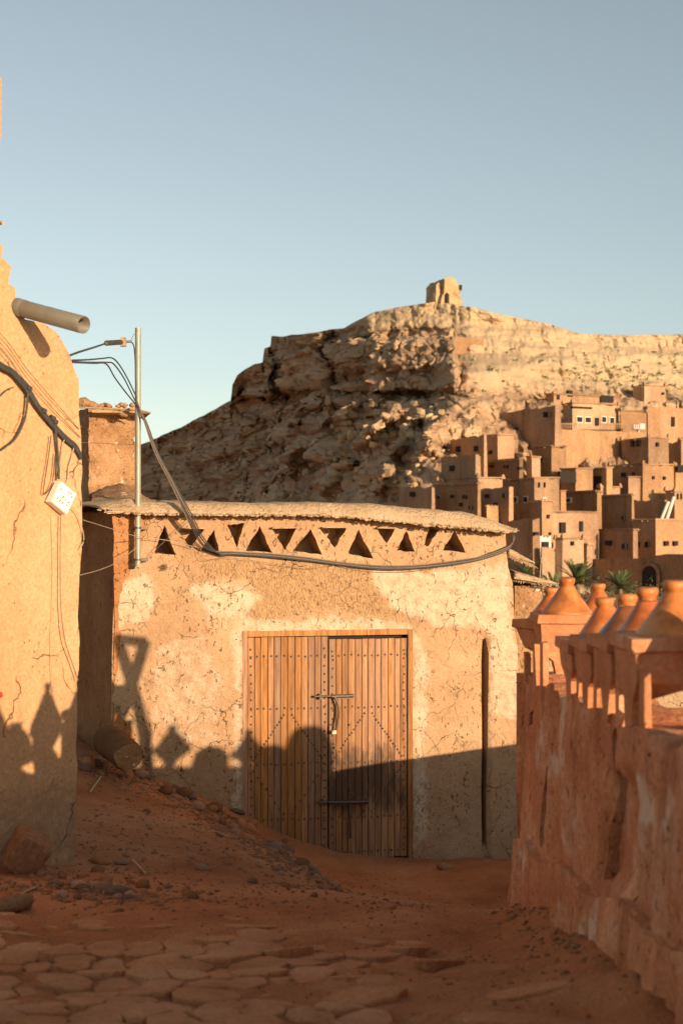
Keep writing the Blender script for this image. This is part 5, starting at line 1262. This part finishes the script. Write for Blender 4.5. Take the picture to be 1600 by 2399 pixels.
HB(1244, 1262, 1292, 1256, 1288, 'small whitewashed house with a grey window', mat='whitewash', wr=[(1276, 1276, 14, 14)], rim=False)
HB(1262, 1270, 1300, 1284, 1350, 'lit wall strip at the foot of the slim tower', rim=False)
HB(1299, 1312, 1330, 1150, 1200, 'dark court wall between the lit houses')
HB(1308, 1398, 1404, 1152, 1205, 'deeply shaded house behind the notched parapet', wl=[(1332, 1172, 8, 8, 'w')])
HB(1396, 1404, 1452, 1142, 1172, 'small lit rooftop with stub corners', wr=[(1412, 1163, 3, 7)])
HB(1400, 1478, 1486, 1160, 1242, 'dark tall house with slit windows under the lit front', wl=[(1460, 1213, 5, 8)])
HB(1310, 1345, 1388, 1096, 1150, 'ruined lit house with a dark beam covered opening', wr=[(1328, 1118, 38, 26)])
HB(1372, 1422, 1428, 1096, 1148, 'dark house with a tall doorway', wl=[(1399, 1130, 18, 30)])
HB(1423, 1504, 1582, 1086, 1152, 'tall lit house with two small windows and toothed parapet', wl=[(1460, 1112, 8, 10), (1483, 1110, 4, 7)], wr=[(1529, 1119, 4, 8), (1555, 1120, 4, 8)])
HB(1466, 1474, 1556, 1118, 1170, 'lit lower front of the toothed parapet house', wr=[(1522, 1165, 4, 5)])
HB(1475, 1556, 1562, 1170, 1225, 'dark court under the lit front', rim=False)
HB(1455, 1519, 1569, 1024, 1082, 'house with a pair of arched windows in its shaded wall', wl=[(1482, 1039, 7, 15), (1495, 1039, 7, 15)], wr=[(1539, 1041, 5, 9)])
HB(1560, 1596, 1650, 1035, 1080, 'lit house at the right with a sloping stair wall')
HB(1545, 1582, 1640, 1090, 1145, 'house beside the toothed parapet house at the right', wr=[(1592, 1098, 16, 16)])
HB(1552, 1580, 1640, 1150, 1216, 'lit house front with carved slots at the right', wr=[(1586, 1163, 2, 14), (1594, 1163, 2, 14)])
HB(1398, 1482, 1488, 1240, 1312, 'dull orange house with one square window', wl=[(1424, 1272, 11, 11), (1462, 1280, 8, 12)])
HB(1480, 1536, 1650, 1218, 1312, 'large flat roofed house with paired windows at the lower right', wl=[(1494, 1276, 9, 13), (1516, 1276, 9, 13)], wr=[(1560, 1273, 9, 11), (1581, 1273, 9, 11)])
HB(930, 1010, 1014, 1142, 1190, 'low ruined wall house at the foot of the hill', wl=[(966, 1158, 8, 12)], rim=False)
# white tanks / solar tubes on roofs
q = at(1572, 1205, vY(1572, 1225)-4); m = MB(); m.tube([q + Vector((-.8, 0, -1.2)), q + Vector((.3, 0, 2.2))], .22, 8); m.tube([q + Vector((-1.5, 0, -1.2)), q + Vector((-.4, 0, 1.6))], .22, 8); tag(m.build('roof_pipe', M['whitewash'], base=tuple(q)), 'pair of white slanting pipes on the large flat roof', 'pipe')
q = at(1497, 999, vY(1497, 1003)-3); m = MB(); m.box(q, (1.6, .15, .8)); m.box(q - Vector((0, -.1, .6)), (.1, .1, .6)); tag(m.build('signboard', M['whitewash'], base=tuple(q)), 'blank white board on the terrace by the white windowed house', 'board')
# town wall with arched gate
YG = vY(1450, 1385) - 3
gate = thing('town_wall', 'long shaded town wall with a dark arched gateway', 'wall', at(1500, 1400, YG))
PG = Plane(tuple(at(1505, 1380, YG)[:2]), math.radians(-60))
arch = [PG.px(1506, 1400), PG.px(1506, 1345)] + [PG.px(1526 - 20*math.cos(a), 1345 - 23*math.sin(a)) for a in np.linspace(.2, math.pi-.2, 9)] + [PG.px(1546, 1345), PG.px(1546, 1400)]
wlm, _, _ = wall_mesh(PG, [PG.px(1310, 1420), PG.px(1640, 1420), PG.px(1640, 1300), PG.px(1560, 1298), PG.px(1492, 1308), PG.px(1310, 1311)], [], .6, lambda S, Z: .15*fbm(np.stack([S*.4, 0*S, Z*.4], 1), 3, 331), 1.2)
wlm.build('wall', M['house'], gate)
m = MB(); m.prism(arch, PG, -.35, .5); m.build('gateway', M['dark'], gate)
ob = [(a*1.0, z) for a, z in arch]; ca3 = np.mean([a for a, _ in arch])
m = MB()
for k in range(len(arch)-1):
    a = PG.w(arch[k][0], -.3, arch[k][1]); b = PG.w(arch[k+1][0], -.3, arch[k+1][1]); m.tube([a, b], .22, 6)
m.build('arch_moulding', M['house'], gate)

# ---------------------------------------------------------------- palms and bushes in the valley
def palm(u, v, Y, R, label, n=46, name='young_palm', up=.35, zb=-5.2):
    c = at(u, v, Y); t = thing(name, label, 'palm tree', (c.x, c.y, zb), 0, None)
    m = MB(); m.tube([(c.x, c.y, zb-.3), (c.x+.05, c.y, (zb+c.z)/2), (c.x, c.y, c.z)], .22, 8, .15); m.build('trunk', M['trunk'], t)
    m = MB()
    for i in range(n):
        a = rng.uniform(0, 6.28); e = rng.uniform(-.15, 1.35); d = Vector((math.cos(a)*math.cos(e), math.sin(a)*math.cos(e), math.sin(e)+up*.3)).normalized(); L = R*rng.uniform(.7, 1.1)
        pts_ = [c + d*L*k/6 - Vector((0, 0, .28*L*(k/6)**2)) for k in range(7)]; s = d.cross(Vector((0, 0, 1))).normalized() if abs(d.z) < .98 else Vector((1, 0, 0))
        for k in range(1, 7):
            p = pts_[k]; dd = (pts_[k]-pts_[k-1]).normalized()
            for sg in (-1, 1):
                for h in (0, .5):
                    b = pts_[k-1].lerp(p, h); q = b + (s*sg*.75 + dd*.7 + Vector((0, 0, .25))).normalized()*L*.24*(1.1-.6*k/7); wv = dd*.035*R
                    m.add([b - wv, b + wv, q], [(0, 1, 2)])
    m.build('crown', M['leaf'], t); return t
palm(1352, 1368, 92, 2.3, 'bushy young palm with upright leaves behind the tagines')
palm(1452, 1378, 92, 1.7, 'smaller young palm between the tagine tips', 36)
palm(1298, 1388, 88, 1.8, 'low dark palm clump beside the ruined wall coping', 36)
palm(1225, 1345, 80, 1.5, 'arching palm showing under the storehouse eave', 34)
def bush(u, v, Y, R, label):
    c = at(u, v, Y); t = thing('bush', label, 'bush', (c.x, c.y, -5.2)); m = MB(); m.tube([(c.x, c.y, -5.4), tuple(c)], .12, 6, .05); m.build('stem', M['trunk'], t); m = MB()
    for i in range(700):
        d = Vector((rng.gauss(0, 1), rng.gauss(0, 1), rng.gauss(0, .8))).normalized()*R*rng.random()**.4*(1+.3*math.sin(i)); p = c + d; s = R*.09
        m.add([p + Vector((rng.uniform(-s, s), rng.uniform(-s, s), rng.uniform(-s, s))) for _ in range(3)], [(0, 1, 2)])
    m.build('foliage', M['leaf'], t)
bush(1285, 1425, 84, 1.7, 'dark olive bush at the foot of the ruined wall'); bush(1395, 1412, 95, 1.5, 'low bush behind the slim red tagine'); bush(1510, 1415, 98, 1.6, 'low bush before the arched gateway'); bush(1590, 1420, 99, 1.3, 'low bush at the right of the arched gateway')
